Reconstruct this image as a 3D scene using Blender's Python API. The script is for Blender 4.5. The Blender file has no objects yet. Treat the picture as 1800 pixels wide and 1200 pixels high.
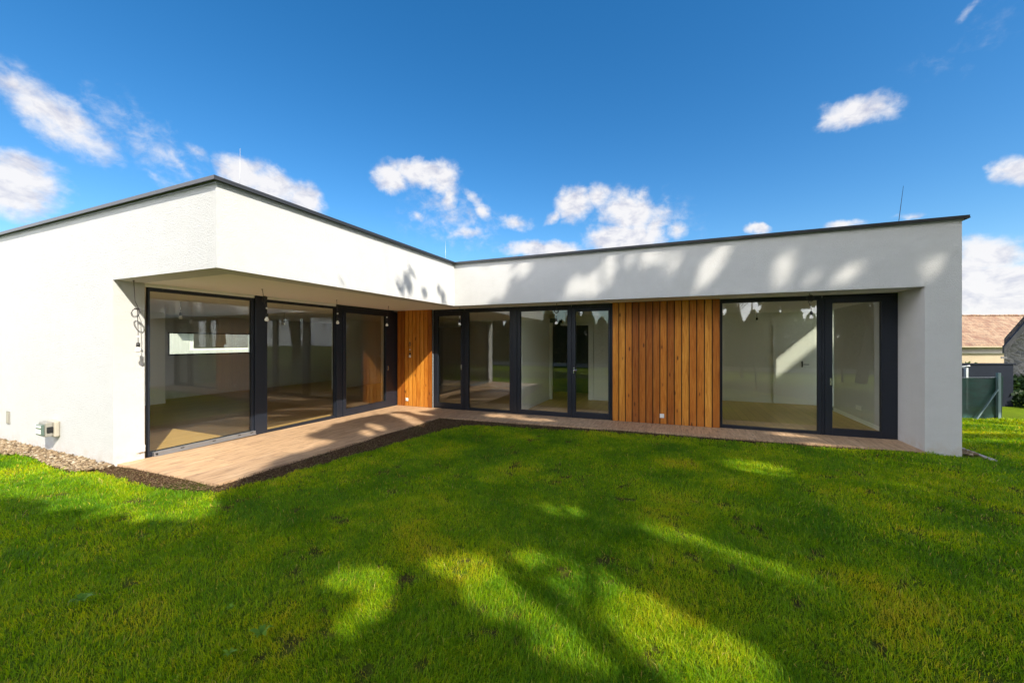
import bpy, bmesh, math, random
import numpy as np
from mathutils import Vector, Matrix
R = math.radians
random.seed(7)
rng = np.random.default_rng(11)
SC = bpy.context.scene

# ------------------------------------------------------------------ camera
YAW = R(22.77)
CY, SY = math.cos(YAW), math.sin(YAW)
cam_d = bpy.data.cameras.new('camera')
cam = bpy.data.objects.new('camera', cam_d)
SC.collection.objects.link(cam)
cam.location = (0, 0, 1.6)
cam.rotation_euler = (R(90), 0, YAW)
cam_d.sensor_width = 36
cam_d.lens = 678.0 / 1800 * 36
cam_d.clip_start = 0.05
cam_d.clip_end = 2000
SC.camera = cam

# ------------------------------------------------------------------ sun + sky
SUN = Vector((1.0, -0.63, 0.97)).normalized()      # direction towards the sun
sun_d = bpy.data.lights.new('sun', 'SUN')
sun = bpy.data.objects.new('sun', sun_d)
SC.collection.objects.link(sun)
sun_d.energy = 4.3
sun_d.angle = R(0.55)
sun_d.color = (1.0, 0.92, 0.77)
sun.rotation_euler = SUN.to_track_quat('Z', 'Y').to_euler()
sun.location = (20, -12, 20)
SKY_STRENGTH = 0.15
EXPOSURE = 0.84

world = bpy.data.worlds.new('World')
SC.world = world
world.use_nodes = True
SC.view_settings.view_transform = 'Standard'
SC.view_settings.look = 'None'
SC.view_settings.gamma = 1
SC.view_settings.exposure = EXPOSURE
SC.view_settings.use_curve_mapping = False
try:
    SC.cycles.max_bounces = 12
    SC.cycles.diffuse_bounces = 8
    SC.cycles.transparent_max_bounces = 16
    SC.cycles.sample_clamp_indirect = 10
    SC.cycles.use_denoising = True
except Exception:
    pass


class NT:
    """small helper around a node tree"""
    def __init__(s, tree):
        s.t = tree
        tree.nodes.clear()

    def n(s, typ, inp=None, **kw):
        nd = s.t.nodes.new(typ)
        for k, v in kw.items():
            setattr(nd, k, v)
        if inp:
            for k, v in inp.items():
                sock = nd.inputs[k]
                if isinstance(v, bpy.types.NodeSocket):
                    s.t.links.new(v, sock)
                else:
                    sock.default_value = v
        return nd

    def math(s, op, a, b=None, c=None, clamp=False):
        nd = s.t.nodes.new('ShaderNodeMath')
        nd.operation = op
        nd.use_clamp = clamp
        for i, v in enumerate((a, b, c)):
            if v is None:
                continue
            if isinstance(v, bpy.types.NodeSocket):
                s.t.links.new(v, nd.inputs[i])
            else:
                nd.inputs[i].default_value = v
        return nd.outputs[0]

    def mix(s, f, a, b, blend='MIX'):
        nd = s.t.nodes.new('ShaderNodeMix')
        nd.data_type = 'RGBA'
        nd.blend_type = blend
        for i, v in ((0, f), (6, a), (7, b)):
            if isinstance(v, bpy.types.NodeSocket):
                s.t.links.new(v, nd.inputs[i])
            elif i == 0:
                nd.inputs[0].default_value = v
            else:
                nd.inputs[i].default_value = (*v, 1) if len(v) == 3 else v
        return nd.outputs[2]

    def ramp(s, f, stops, interp='LINEAR'):
        nd = s.t.nodes.new('ShaderNodeValToRGB')
        s.t.links.new(f, nd.inputs[0])
        cr = nd.color_ramp
        cr.interpolation = interp
        while len(cr.elements) < len(stops):
            cr.elements.new(0.5)
        for e, (p, c) in zip(cr.elements, stops):
            e.position = p
            e.color = (*c, 1) if len(c) == 3 else c
        return nd.outputs[0]

    def noise(s, vec, scale, detail=4, rough=0.55, dist=0.0, out=0):
        nd = s.t.nodes.new('ShaderNodeTexNoise')
        if vec is not None:
            s.t.links.new(vec, nd.inputs['Vector'])
        nd.inputs['Scale'].default_value = scale
        nd.inputs['Detail'].default_value = detail
        nd.inputs['Roughness'].default_value = rough
        nd.inputs['Distortion'].default_value = dist
        return nd.outputs[out]

    def map(s, vec, scale=(1, 1, 1), loc=(0, 0, 0), rot=(0, 0, 0), typ='POINT'):
        nd = s.t.nodes.new('ShaderNodeMapping')
        nd.vector_type = typ
        s.t.links.new(vec, nd.inputs['Vector'])
        nd.inputs['Location'].default_value = loc
        nd.inputs['Rotation'].default_value = rot
        nd.inputs['Scale'].default_value = scale
        return nd.outputs[0]


# clouds: (azimuth from the view axis, elevation, half length, half height, tilt, weight)
CLOUDS = [(-0.74, 0.345, 0.14, 0.05, -0.6, 0.34), (-0.15, 0.30, 0.15, 0.07, -0.2, 0.36), (0.33, 0.29, 0.13, 0.07, -0.2, 0.36), (0.87, 0.46, 0.12, 0.06, 0.5, 0.15), (-0.871, 0.359, 0.081, 0.036, -0.6, 0.85), (-0.836, 0.333, 0.052, 0.026, -0.66, 0.7), (-0.912, 0.386, 0.026, 0.019, -0.35, 0.7), (-0.912, 0.243, 0.045, 0.051, -0.73, 1.25), (-0.716, 0.337, 0.045, 0.015, -0.81, 0.5), (-0.686, 0.362, 0.029, 0.011, -0.48, 0.4), (-0.75, 0.308, 0.021, 0.009, -0.54, 0.4), (-0.635, 0.368, 0.019, 0.008, 0.57, 0.4), (-0.611, 0.342, 0.04, 0.029, -0.17, 1.2), (-0.555, 0.332, 0.061, 0.036, -0.29, 1.2), (-0.494, 0.311, 0.041, 0.035, -0.72, 1.1), (-0.3, 0.385, 0.041, 0.029, 0.11, 1.15), (-0.232, 0.4, 0.087, 0.029, 0.0, 1.15), (-0.175, 0.392, 0.04, 0.04, -0.5, 1.1), (-0.161, 0.355, 0.02, 0.044, -0.1, 0.85), (-0.077, 0.328, 0.033, 0.017, -0.81, 0.85), (-0.117, 0.274, 0.056, 0.015, 0.16, 0.7), (0.007, 0.297, 0.047, 0.019, -0.08, 0.7), (-0.239, 0.299, 0.022, 0.013, -0.01, 0.5), (-0.103, 0.358, 0.027, 0.014, -0.62, 0.6), (0.158, 0.339, 0.045, 0.04, 0.27, 1.1), (0.11, 0.312, 0.03, 0.014, 0.63, 0.7), (0.218, 0.352, 0.042, 0.025, -0.07, 0.9), (0.3, 0.307, 0.075, 0.045, -0.41, 1.2), (0.28, 0.249, 0.084, 0.037, -0.07, 1.4), (0.353, 0.27, 0.03, 0.062, -0.51, 0.9), (0.404, 0.258, 0.024, 0.024, 0.26, 0.7), (0.327, 0.342, 0.019, 0.024, -0.42, 0.8), (0.081, 0.233, 0.091, 0.021, -0.02, 1.3), (0.57, 0.238, 0.025, 0.011, -0.15, 1.2), (0.712, 0.226, 0.029, 0.01, -0.08, 1.0), (0.801, 0.222, 0.021, 0.006, -0.1, 0.6), (0.733, 0.417, 0.056, 0.024, -0.01, 0.95), (0.699, 0.419, 0.03, 0.024, -0.12, 0.85), (0.76, 0.417, 0.032, 0.016, -0.66, 0.8), (0.922, 0.263, 0.026, 0.022, -0.73, 1.2), (0.868, 0.505, 0.021, 0.009, 0.6, 0.35), (0.892, 0.138, 0.042, 0.031, -0.3, 1.2), (0.903, 0.073, 0.061, 0.054, -0.09, 1.5), (0.868, 0.095, 0.031, 0.057, -0.11, 1.2), (0.772, 0.042, 0.213, 0.063, -0.04, 1.2), (-0.417, 0.054, 0.663, 0.054, 0.02, 1.0)]


def build_world():
    w = NT(world.node_tree)
    tc = w.n('ShaderNodeTexCoord').outputs['Generated']
    right = w.n('ShaderNodeVectorMath', {0: tc, 1: (CY, SY, 0)}, operation='DOT_PRODUCT').outputs['Value']
    fwd = w.n('ShaderNodeVectorMath', {0: tc, 1: (-SY, CY, 0)}, operation='DOT_PRODUCT').outputs['Value']
    z = w.n('ShaderNodeSeparateXYZ', {0: tc}).outputs[2]
    az = w.math('ARCTAN2', right, fwd)
    el = w.math('ARCSINE', z)
    ae = w.n('ShaderNodeCombineXYZ', {0: az, 1: el, 2: 0.0}).outputs[0]
    # billowy warp of the coordinates so the outlines curl
    wv = w.noise(ae, 16, 5, 0.6, 0, out=1)
    wv = w.n('ShaderNodeVectorMath', {0: wv, 1: (0.5, 0.5, 0.5)}, operation='SUBTRACT').outputs[0]
    wv = w.n('ShaderNodeVectorMath', {0: wv, 1: (0.045, 0.036, 0)}, operation='MULTIPLY').outputs[0]
    wae = w.n('ShaderNodeVectorMath', {0: ae, 1: wv}, operation='ADD').outputs[0]
    field = None
    for (a, e, L, W, t, wt) in CLOUDS:
        m = w.map(wae, (L * 1.45, W * 1.45, 1), (a, e, 0), (0, 0, t), 'TEXTURE')
        ln = w.n('ShaderNodeVectorMath', {0: m}, operation='LENGTH').outputs['Value']
        v = w.math('SUBTRACT', 1.0, ln)
        v = w.math('MULTIPLY', w.math('MAXIMUM', v, 0.0), wt)
        field = v if field is None else w.math('MAXIMUM', field, v)
    # far clouds all round the rest of the sky, low down
    n2 = w.noise(tc, 2.6, 5, 0.55)
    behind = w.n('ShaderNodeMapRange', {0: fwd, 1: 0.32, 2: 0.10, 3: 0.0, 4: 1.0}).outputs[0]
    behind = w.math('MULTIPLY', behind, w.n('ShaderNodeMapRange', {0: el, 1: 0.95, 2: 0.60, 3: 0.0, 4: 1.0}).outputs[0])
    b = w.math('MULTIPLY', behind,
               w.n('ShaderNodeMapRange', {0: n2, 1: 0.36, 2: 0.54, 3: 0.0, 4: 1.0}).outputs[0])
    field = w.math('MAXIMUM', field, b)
    det = w.noise(w.map(ae, (1, 1.25, 1)), 34, 8, 0.62, 0.25)
    fine = w.noise(w.map(ae, (1, 1.2, 1), (3, 1, 0)), 11, 6, 0.6, 0.4)
    f2 = w.math('ADD', field, w.math('MULTIPLY', w.math('SUBTRACT', det, 0.5), 0.85))
    f2 = w.math('ADD', f2, w.math('MULTIPLY', w.math('SUBTRACT', fine, 0.5), 0.55))
    gate = w.n('ShaderNodeMapRange', {0: field, 1: 0.0, 2: 0.25, 3: 0.0, 4: 1.0}, interpolation_type='SMOOTHSTEP').outputs[0]
    dens = w.n('ShaderNodeMapRange', {0: f2, 1: 0.07, 2: 0.80, 3: 0.0, 4: 1.0}, interpolation_type='SMOOTHSTEP').outputs[0]
    dens = w.math('MULTIPLY', w.math('MULTIPLY', dens, gate), 0.96)
    sky = w.n('ShaderNodeTexSky', sky_type='NISHITA', sun_disc=False)
    sky.sun_elevation = math.asin(SUN.z)
    sky.sun_rotation = math.atan2(SUN.x, SUN.y)
    sky.air_density = 1.0
    sky.dust_density = 0.35
    sky.ozone_density = 2.5
    col = w.n('ShaderNodeHueSaturation', {'Saturation': 1.36, 'Hue': 0.499, 'Value': 0.71, 'Color': sky.outputs[0]}).outputs[0]
    # warm cumulus white, lilac grey in the thick parts
    shade = w.noise(w.map(ae, (1, 1.6, 1), (7, 0.03, 0)), 22, 6, 0.6, 0.3)
    cc = w.ramp(shade, [(0.30, (2.2, 2.3, 2.8)), (0.54, (3.6, 3.55, 3.6))])
    bright = w.math('MULTIPLY_ADD', behind, 3.1, 1.0)      # clouds outside the view, boosted to add ambient fill light
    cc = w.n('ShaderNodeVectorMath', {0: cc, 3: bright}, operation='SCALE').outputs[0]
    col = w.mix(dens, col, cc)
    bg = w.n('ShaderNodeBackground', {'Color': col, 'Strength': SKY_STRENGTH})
    out = w.n('ShaderNodeOutputWorld')
    w.t.links.new(bg.outputs[0], out.inputs[0])
    world.cycles.sampling_method = 'MANUAL'
    world.cycles.sample_map_resolution = 512


build_world()

# ------------------------------------------------------------------ materials
MATS = {}


def new_mat(name):
    m = bpy.data.materials.new(name)
    m.use_nodes = True
    t = NT(m.node_tree)
    MATS[name] = m
    return m, t


def finish(t, shader):
    o = t.n('ShaderNodeOutputMaterial')
    t.t.links.new(shader, o.inputs[0])


def simple(name, col, rough=0.6, metal=0.0, bump=None, spec=0.5, var=0.0, vscale=3.0):
    m, t = new_mat(name)
    tc = t.n('ShaderNodeTexCoord').outputs['Object']
    c = (*col, 1)
    inp = {'Roughness': rough, 'Metallic': metal, 'Specular IOR Level': spec}
    if var:
        nz = t.noise(tc, vscale, 5, 0.6)
        c = t.mix(nz, tuple(x * (1 - var) for x in col), tuple(min(1, x * (1 + var)) for x in col))
    inp['Base Color'] = c
    if bump:
        bn = t.noise(tc, bump[0], 4, 0.6)
        inp['Normal'] = t.n('ShaderNodeBump', {'Height': bn, 'Strength': bump[1], 'Distance': bump[2]}).outputs[0]
    p = t.n('ShaderNodeBsdfPrincipled', inp)
    finish(t, p.outputs[0])
    return m


def mat_render():
    m, t = new_mat('white render')
    tc = t.n('ShaderNodeTexCoord').outputs['Object']
    big = t.noise(tc, 0.9, 5, 0.6)
    c = t.mix(big, (0.60, 0.605, 0.61), (0.665, 0.67, 0.675))
    # rain-splash dirt close to the ground
    z = t.n('ShaderNodeSeparateXYZ', {0: tc}).outputs[2]
    low = t.n('ShaderNodeMapRange', {0: z, 1: 0.22, 2: 0.0, 3: 0.0, 4: 1.0}).outputs[0]
    dn = t.noise(tc, 7, 6, 0.7)
    dirt = t.math('MULTIPLY', low, t.n('ShaderNodeMapRange', {0: dn, 1: 0.4, 2: 0.65}).outputs[0], clamp=True)
    c = t.mix(t.math('MULTIPLY', dirt, 0.55), c, (0.50, 0.40, 0.28))
    tr_ = t.noise(t.map(tc, (1.2, 1.2, 2.2)), 2.6, 6, 0.7)
    c = t.mix(t.n('ShaderNodeMapRange', {0: tr_, 1: 0.42, 2: 0.68, 3: 0.0, 4: 0.35}).outputs[0], c, (0.56, 0.56, 0.56))
    st = t.noise(t.map(tc, (9, 9, 0.6)), 1.0, 4, 0.6)
    c = t.mix(t.n('ShaderNodeMapRange', {0: st, 1: 0.55, 2: 0.8, 3: 0.0, 4: 0.25}).outputs[0], c, (0.72, 0.71, 0.69))
    vo = t.n('ShaderNodeTexVoronoi', {'Vector': tc, 'Scale': 150.0}).outputs['Distance']
    nz = t.noise(tc, 55, 5, 0.7)
    hgt = t.math('ADD', t.math('MULTIPLY', vo, 0.6), nz)
    bp = t.n('ShaderNodeBump', {'Height': hgt, 'Strength': 0.9, 'Distance': 0.009}).outputs[0]
    p = t.n('ShaderNodeBsdfPrincipled', {'Base Color': c, 'Roughness': 0.9, 'Normal': bp, 'Specular IOR Level': 0.25})
    finish(t, p.outputs[0])


def mat_cedar():
    m, t = new_mat('cedar boards')
    tc = t.n('ShaderNodeTexCoord').outputs['Object']
    tint = t.n('ShaderNodeAttribute', attribute_name='tint').outputs['Fac']
    off = t.n('ShaderNodeCombineXYZ', {0: t.math('MULTIPLY', tint, 37.0), 1: t.math('MULTIPLY', tint, 11.0), 2: t.math('MULTIPLY', tint, 53.0)}).outputs[0]
    v = t.n('ShaderNodeVectorMath', {0: tc, 1: off}, operation='ADD').outputs[0]
    g = t.noise(t.map(v, (16, 16, 1.1)), 1.6, 6, 0.62, 1.4)
    g2 = t.noise(t.map(v, (70, 70, 2.2)), 1.5, 4, 0.6, 0.5)
    gg = t.math('ADD', t.math('MULTIPLY', g, 0.7), t.math('MULTIPLY', g2, 0.3))
    c = t.ramp(gg, [(0.30, (0.27, 0.075, 0.008)), (0.46, (0.57, 0.200, 0.020)), (0.68, (0.75, 0.34, 0.055))])
    bt = t.ramp(tint, [(0.0, (0.50, 0.38, 0.34)), (0.3, (0.85, 0.74, 0.70)), (0.7, (1.0, 1.0, 0.9)), (1.0, (1.12, 1.26, 1.5))])
    c = t.mix(1.0, c, bt, 'MULTIPLY')
    kv = t.map(v, (7.5, 7.5, 2.6))
    kn = t.n('ShaderNodeTexVoronoi', {'Vector': kv, 'Scale': 1.0, 'Randomness': 1.0})
    kd = kn.outputs['Distance']
    kr = t.n('ShaderNodeMapRange', {0: kd, 1: 0.06, 2: 0.17, 3: 0.9, 4: 0.0}, interpolation_type='SMOOTHSTEP').outputs[0]
    rare = t.math('GREATER_THAN', t.n('ShaderNodeSeparateColor', {0: kn.outputs['Color']}).outputs[0], 0.25)
    c = t.mix(t.math('MULTIPLY', kr, rare), c, (0.10, 0.03, 0.006))
    # darker, weathered foot of the boards
    z = t.n('ShaderNodeSeparateXYZ', {0: tc}).outputs[2]
    foot = t.n('ShaderNodeMapRange', {0: z, 1: 0.45, 2: 0.0, 3: 0.0, 4: 0.45}).outputs[0]
    fn = t.noise(t.map(v, (20, 20, 4)), 1, 4)
    c = t.mix(t.math('MULTIPLY', foot, fn), c, (0.13, 0.055, 0.025))
    bp = t.n('ShaderNodeBump', {'Height': gg, 'Strength': 0.25, 'Distance': 0.004}).outputs[0]
    p = t.n('ShaderNodeBsdfPrincipled', {'Base Color': c, 'Roughness': 0.5, 'Normal': bp, 'Specular IOR Level': 0.35})
    finish(t, p.outputs[0])


def mat_tiles():
    """wood-look ceramic terrace slabs, grain along Y"""
    m, t = new_mat('wood-look slabs')
    tc = t.n('ShaderNodeTexCoord').outputs['Object']
    tint = t.n('ShaderNodeAttribute', attribute_name='tint').outputs['Fac']
    off = t.n('ShaderNodeCombineXYZ', {0: t.math('MULTIPLY', tint, 23.0), 1: t.math('MULTIPLY', tint, 71.0), 2: 0.0}).outputs[0]
    v = t.n('ShaderNodeVectorMath', {0: tc, 1: off}, operation='ADD').outputs[0]
    g = t.noise(t.map(v, (11, 1.0, 1)), 2.2, 6, 0.6, 1.0)
    s = t.noise(t.map(v, (26, 2.6, 1)), 1.4, 5, 0.65, 0.6)
    c = t.ramp(g, [(0.3, (0.40, 0.25, 0.14)), (0.55, (0.57, 0.385, 0.23)), (0.75, (0.69, 0.50, 0.33))])
    dark = t.n('ShaderNodeMapRange', {0: s, 1: 0.53, 2: 0.66, 3: 0.0, 4: 0.75}).outputs[0]
    c = t.mix(dark, c, (0.20, 0.12, 0.08))
    # printed board edges inside each slab
    x = t.n('ShaderNodeSeparateXYZ', {0: tc}).outputs[0]
    fr = t.math('FRACT', t.math('MULTIPLY', x, 1 / 0.2))
    ln = t.math('LESS_THAN', t.math('ABSOLUTE', t.math('SUBTRACT', fr, 0.5)), 0.012)
    c = t.mix(t.math('MULTIPLY', ln, 0.35), c, (0.25, 0.17, 0.12))
    bt = t.ramp(tint, [(0, (0.88, 0.87, 0.88)), (1, (1.08, 1.06, 1.04))])
    c = t.mix(1.0, c, bt, 'MULTIPLY')
    st = t.noise(tc, 2.3, 6, 0.65)
    c = t.mix(t.n('ShaderNodeMapRange', {0: st, 1: 0.56, 2: 0.75, 3: 0.0, 4: 0.4}).outputs[0], c, (0.30, 0.22, 0.16))
    bp = t.n('ShaderNodeBump', {'Height': s, 'Strength': 0.15, 'Distance': 0.002}).outputs[0]
    p = t.n('ShaderNodeBsdfPrincipled', {'Base Color': c, 'Roughness': 0.55, 'Normal': bp})
    finish(t, p.outputs[0])


def mat_parquet():
    m, t = new_mat('oak floor')
    tc = t.n('ShaderNodeTexCoord').outputs['Object']
    br = t.n('ShaderNodeTexBrick', {'Vector': t.map(tc, (1, 1, 1), (0, 0, 0), (0, 0, R(90))), 'Scale': 1.0, 'Brick Width': 1.4, 'Row Height': 0.16, 'Mortar Size': 0.004,
                                    'Color1': (0.56, 0.345, 0.12, 1), 'Color2': (0.44, 0.26, 0.09, 1), 'Mortar': (0.12, 0.07, 0.03, 1)})
    g = t.noise(t.map(tc, (16, 1.4, 1)), 2, 5, 0.6, 0.8)
    c = t.mix(t.math('MULTIPLY', g, 0.6), br.outputs['Color'], (0.60, 0.39, 0.14))
    p = t.n('ShaderNodeBsdfPrincipled', {'Base Color': c, 'Roughness': 0.42})
    finish(t, p.outputs[0])


def mat_glass():
    m, t = new_mat('window glass')
    lw = t.n('ShaderNodeLayerWeight', {'Blend': 0.5}).outputs['Facing']
    p5 = t.math('POWER', lw, 3.4)
    r = t.math('MULTIPLY_ADD', p5, 0.80, 0.072, clamp=True)
    tc = t.n('ShaderNodeTexCoord').outputs['Object']
    wob = t.noise(tc, 1.1, 1, 0.4)
    bp = t.n('ShaderNodeBump', {'Height': wob, 'Strength': 0.04, 'Distance': 0.02}).outputs[0]
    gl = t.n('ShaderNodeBsdfGlossy', {'Color': (0.96, 0.98, 1, 1), 'Roughness': 0.0, 'Normal': bp})
    tr = t.n('ShaderNodeBsdfTransparent', {'Color': (0.965, 0.985, 0.955, 1)})
    mx = t.n('ShaderNodeMixShader', {0: r, 1: tr.outputs[0], 2: gl.outputs[0]})
    finish(t, mx.outputs[0])


def mat_bulb():
    m, t = new_mat('opal bulb')
    p = t.n('ShaderNodeBsdfPrincipled', {'Base Color': (0.86, 0.85, 0.82, 1), 'Roughness': 0.18, 'Transmission Weight': 0.25})
    finish(t, p.outputs[0])


def leafy(name, cols, transl=0.35, attr='tint', rough=0.6):
    m, t = new_mat(name)
    tint = t.n('ShaderNodeAttribute', attribute_name=attr).outputs['Fac']
    c = t.ramp(tint, cols)
    d = t.n('ShaderNodeBsdfPrincipled', {'Base Color': c, 'Roughness': rough, 'Specular IOR Level': 0.25})
    tc_ = t.mix(1.0, c, (1.75, 1.35, 0.35), 'MULTIPLY')
    tr = t.n('ShaderNodeBsdfTranslucent', {'Color': tc_})
    mx = t.n('ShaderNodeMixShader', {0: transl, 1: d.outputs[0], 2: tr.outputs[0]})
    finish(t, mx.outputs[0])


def mat_ground():
    m, t = new_mat('lawn soil')
    tc = t.n('ShaderNodeTexCoord').outputs['Object']
    n1 = t.noise(tc, 1.7, 6, 0.65)
    n2 = t.noise(tc, 26, 6, 0.7)
    soil = t.ramp(n2, [(0.3, (0.025, 0.014, 0.007)), (0.55, (0.07, 0.038, 0.017)), (0.8, (0.13, 0.08, 0.04))])
    moss = t.ramp(n2, [(0.3, (0.02, 0.03, 0.004)), (0.7, (0.07, 0.085, 0.010))])
    c = t.mix(t.n('ShaderNodeMapRange', {0: n1, 1: 0.50, 2: 0.68, 3: 0.0, 4: 0.75}).outputs[0], soil, moss)
    sp = t.n('ShaderNodeSeparateXYZ', {0: tc})
    x, y = sp.outputs[0], sp.outputs[1]
    # beyond the planted blades the turf itself is the surface
    d = t.n('ShaderNodeVectorMath', {0: tc, 1: (0.0, 5.0, 0.0)}, operation='DISTANCE').outputs['Value']
    far = t.n('ShaderNodeMapRange', {0: d, 1: 11.0, 2: 13.0}).outputs[0]
    turf = t.ramp(t.noise(tc, 9, 8, 0.75), [(0.3, (0.08, 0.14, 0.004)), (0.7, (0.24, 0.31, 0.008))])
    c = t.mix(far, c, turf)
    gr = t.n('ShaderNodeAttribute', attribute_name='tint').outputs['Fac']
    thatch = t.ramp(t.noise(tc, 70, 5, 0.75), [(0.35, (0.05, 0.10, 0.004)), (0.6, (0.16, 0.23, 0.006)), (0.8, (0.30, 0.30, 0.03))])
    c = t.mix(t.math('MULTIPLY', gr, 0.85), c, thatch)
    bp = t.n('ShaderNodeBump', {'Height': n2, 'Strength': 1.0, 'Distance': 0.02}).outputs[0]
    p = t.n('ShaderNodeBsdfPrincipled', {'Base Color': c, 'Roughness': 0.95, 'Normal': bp, 'Specular IOR Level': 0.1})
    finish(t, p.outputs[0])


def mat_pebble(name, stops):
    m, t = new_mat(name)
    tint = t.n('ShaderNodeAttribute', attribute_name='tint').outputs['Fac']
    tc = t.n('ShaderNodeTexCoord').outputs['Object']
    c = t.ramp(tint, stops)
    c = t.mix(t.math('MULTIPLY', t.noise(tc, 60, 4), 0.5), c, (0.2, 0.15, 0.1))
    p = t.n('ShaderNodeBsdfPrincipled', {'Base Color': c, 'Roughness': 0.85})
    finish(t, p.outputs[0])


def mat_rooftile():
    m, t = new_mat('old clay tiles')
    tc = t.n('ShaderNodeTexCoord').outputs['Object']
    br = t.n('ShaderNodeTexBrick', {'Vector': t.map(tc, (1, 1.0, 1)), 'Scale': 1.0, 'Brick Width': 0.28, 'Row Height': 0.30, 'Mortar Size': 0.02,
                                    'Color1': (0.20, 0.095, 0.06, 1), 'Color2': (0.28, 0.16, 0.095, 1), 'Mortar': (0.14, 0.07, 0.05, 1)})
    n = t.noise(tc, 1.6, 6, 0.7)
    n3 = t.noise(t.map(tc, (1, 0.5, 1)), 7, 5, 0.75)
    c = t.mix(t.n('ShaderNodeMapRange', {0: n, 1: 0.40, 2: 0.62}).outputs[0], br.outputs['Color'], (0.33, 0.235, 0.15))
    c = t.mix(t.n('ShaderNodeMapRange', {0: n3, 1: 0.47, 2: 0.62, 3: 0, 4: 0.8}).outputs[0], c, (0.15, 0.10, 0.075))
    bp = t.n('ShaderNodeBump', {'Height': br.outputs['Fac'], 'Strength': 0.8, 'Distance': 0.03, }, invert=True).outputs[0]
    p = t.n('ShaderNodeBsdfPrincipled', {'Base Color': c, 'Roughness': 0.9, 'Normal': bp})
    finish(t, p.outputs[0])


def mat_stone():
    m, t = new_mat('rubble stone')
    tc = t.n('ShaderNodeTexCoord').outputs['Object']
    wv = t.n('ShaderNodeVectorMath', {0: tc, 1: t.n('ShaderNodeVectorMath', {0: t.noise(tc, 3, 3, 0.5, 0, out=1), 1: (0.3, 0.3, 0.3)}, operation='MULTIPLY').outputs[0]}, operation='ADD').outputs[0]
    mp = t.map(wv, (3.2, 3.2, 6.5))
    vo = t.n('ShaderNodeTexVoronoi', {'Vector': mp, 'Scale': 1.0})
    ed = t.n('ShaderNodeTexVoronoi', {'Vector': mp, 'Scale': 1.0}, feature='DISTANCE_TO_EDGE').outputs[0]
    c = t.mix(t.n('ShaderNodeSeparateColor', {0: vo.outputs['Color']}).outputs[0], (0.10, 0.10, 0.10), (0.24, 0.225, 0.20))
    c = t.mix(t.n('ShaderNodeMapRange', {0: ed, 1: 0.0, 2: 0.09, 3: 0.8, 4: 0.0}).outputs[0], c, (0.26, 0.25, 0.23))
    c = t.mix(t.math('MULTIPLY', t.noise(tc, 9, 6, 0.7), 0.6), c, (0.14, 0.14, 0.15))
    bp = t.n('ShaderNodeBump', {'Height': ed, 'Strength': 0.9, 'Distance': 0.12}).outputs[0]
    p = t.n('ShaderNodeBsdfPrincipled', {'Base Color': c, 'Roughness': 0.95, 'Normal': bp})
    finish(t, p.outputs[0])


def mat_net():
    m, t = new_mat('green shade net')
    tc = t.n('ShaderNodeTexCoord').outputs['Object']
    n = t.noise(t.map(tc, (3, 3, 9)), 1.2, 5, 0.6, 0.5)
    c = t.ramp(n, [(0.3, (0.002, 0.026, 0.019)), (0.7, (0.004, 0.058, 0.042))])
    p = t.n('ShaderNodeBsdfPrincipled', {'Base Color': c, 'Roughness': 0.7})
    tr = t.n('ShaderNodeBsdfTransparent', {'Color': (1, 1, 1, 1)})
    mx = t.n('ShaderNodeMixShader', {0: 0.03, 1: p.outputs[0], 2: tr.outputs[0]})
    finish(t, mx.outputs[0])


mat_render(); mat_cedar(); mat_tiles(); mat_parquet(); mat_glass(); mat_bulb(); mat_ground()
mat_rooftile(); mat_stone(); mat_net()
simple('soffit paint', (0.82, 0.80, 0.76), 0.9, bump=(40, 0.3, 0.003))
simple('anthracite frame', (0.013, 0.017, 0.027), 0.38, 0.0, spec=0.4, var=0.12, vscale=2)
simple('anthracite gap', (0.006, 0.007, 0.009), 0.6)
simple('aluminium track', (0.30, 0.31, 0.33), 0.38, 0.7, var=0.15, vscale=9)
simple('roof trim', (0.055, 0.056, 0.06), 0.38, 0.6, var=0.15, vscale=3)
simple('roof trim pale', (0.33, 0.35, 0.37), 0.45, 0.3)
simple('roof membrane', (0.16, 0.16, 0.16), 0.9, var=0.2)
simple('interior plaster', (0.88, 0.88, 0.85), 0.85, var=0.02)
simple('skirting white', (0.84, 0.84, 0.82), 0.5)
simple('kitchen grey', (0.20, 0.18, 0.16), 0.6)
simple('dark room', (0.05, 0.05, 0.055), 0.7)
simple('white plastic', (0.82, 0.82, 0.80), 0.35)
simple('grey plastic', (0.27, 0.26, 0.23), 0.45, var=0.06)
simple('beige plastic', (0.40, 0.37, 0.31), 0.5)
simple('smoked cover', (0.10, 0.15, 0.13), 0.12, spec=0.8)
simple('black plastic', (0.012, 0.012, 0.013), 0.45)
MATS['opal bulb'].node_tree.nodes['Principled BSDF'].inputs['Transmission Weight'].default_value = 0.0
MATS['opal bulb'].node_tree.nodes['Principled BSDF'].inputs['Base Color'].default_value = (0.93, 0.92, 0.90, 1)
simple('cord sheath', (0.035, 0.03, 0.028), 0.5)
simple('steel', (0.60, 0.60, 0.60), 0.25, 1.0)
simple('galvanised', (0.55, 0.57, 0.58), 0.45, 0.7)
simple('post paint', (0.13, 0.20, 0.21), 0.6, var=0.15, vscale=8)
simple('dark sheet', (0.016, 0.02, 0.03), 0.95, spec=0.1, var=0.3, vscale=2)
simple('ochre plaster', (0.37, 0.30, 0.21), 0.9, bump=(12, 0.4, 0.02), var=0.2, vscale=1.5)
simple('grey plaster', (0.42, 0.38, 0.35), 0.9, var=0.2, vscale=2)
simple('old wood', (0.30, 0.19, 0.10), 0.8, var=0.4, vscale=6)
simple('verge metal', (0.035, 0.034, 0.038), 0.4, 0.3)
simple('pale kerb', (0.48, 0.46, 0.43), 0.9, var=0.15, vscale=3)
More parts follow.
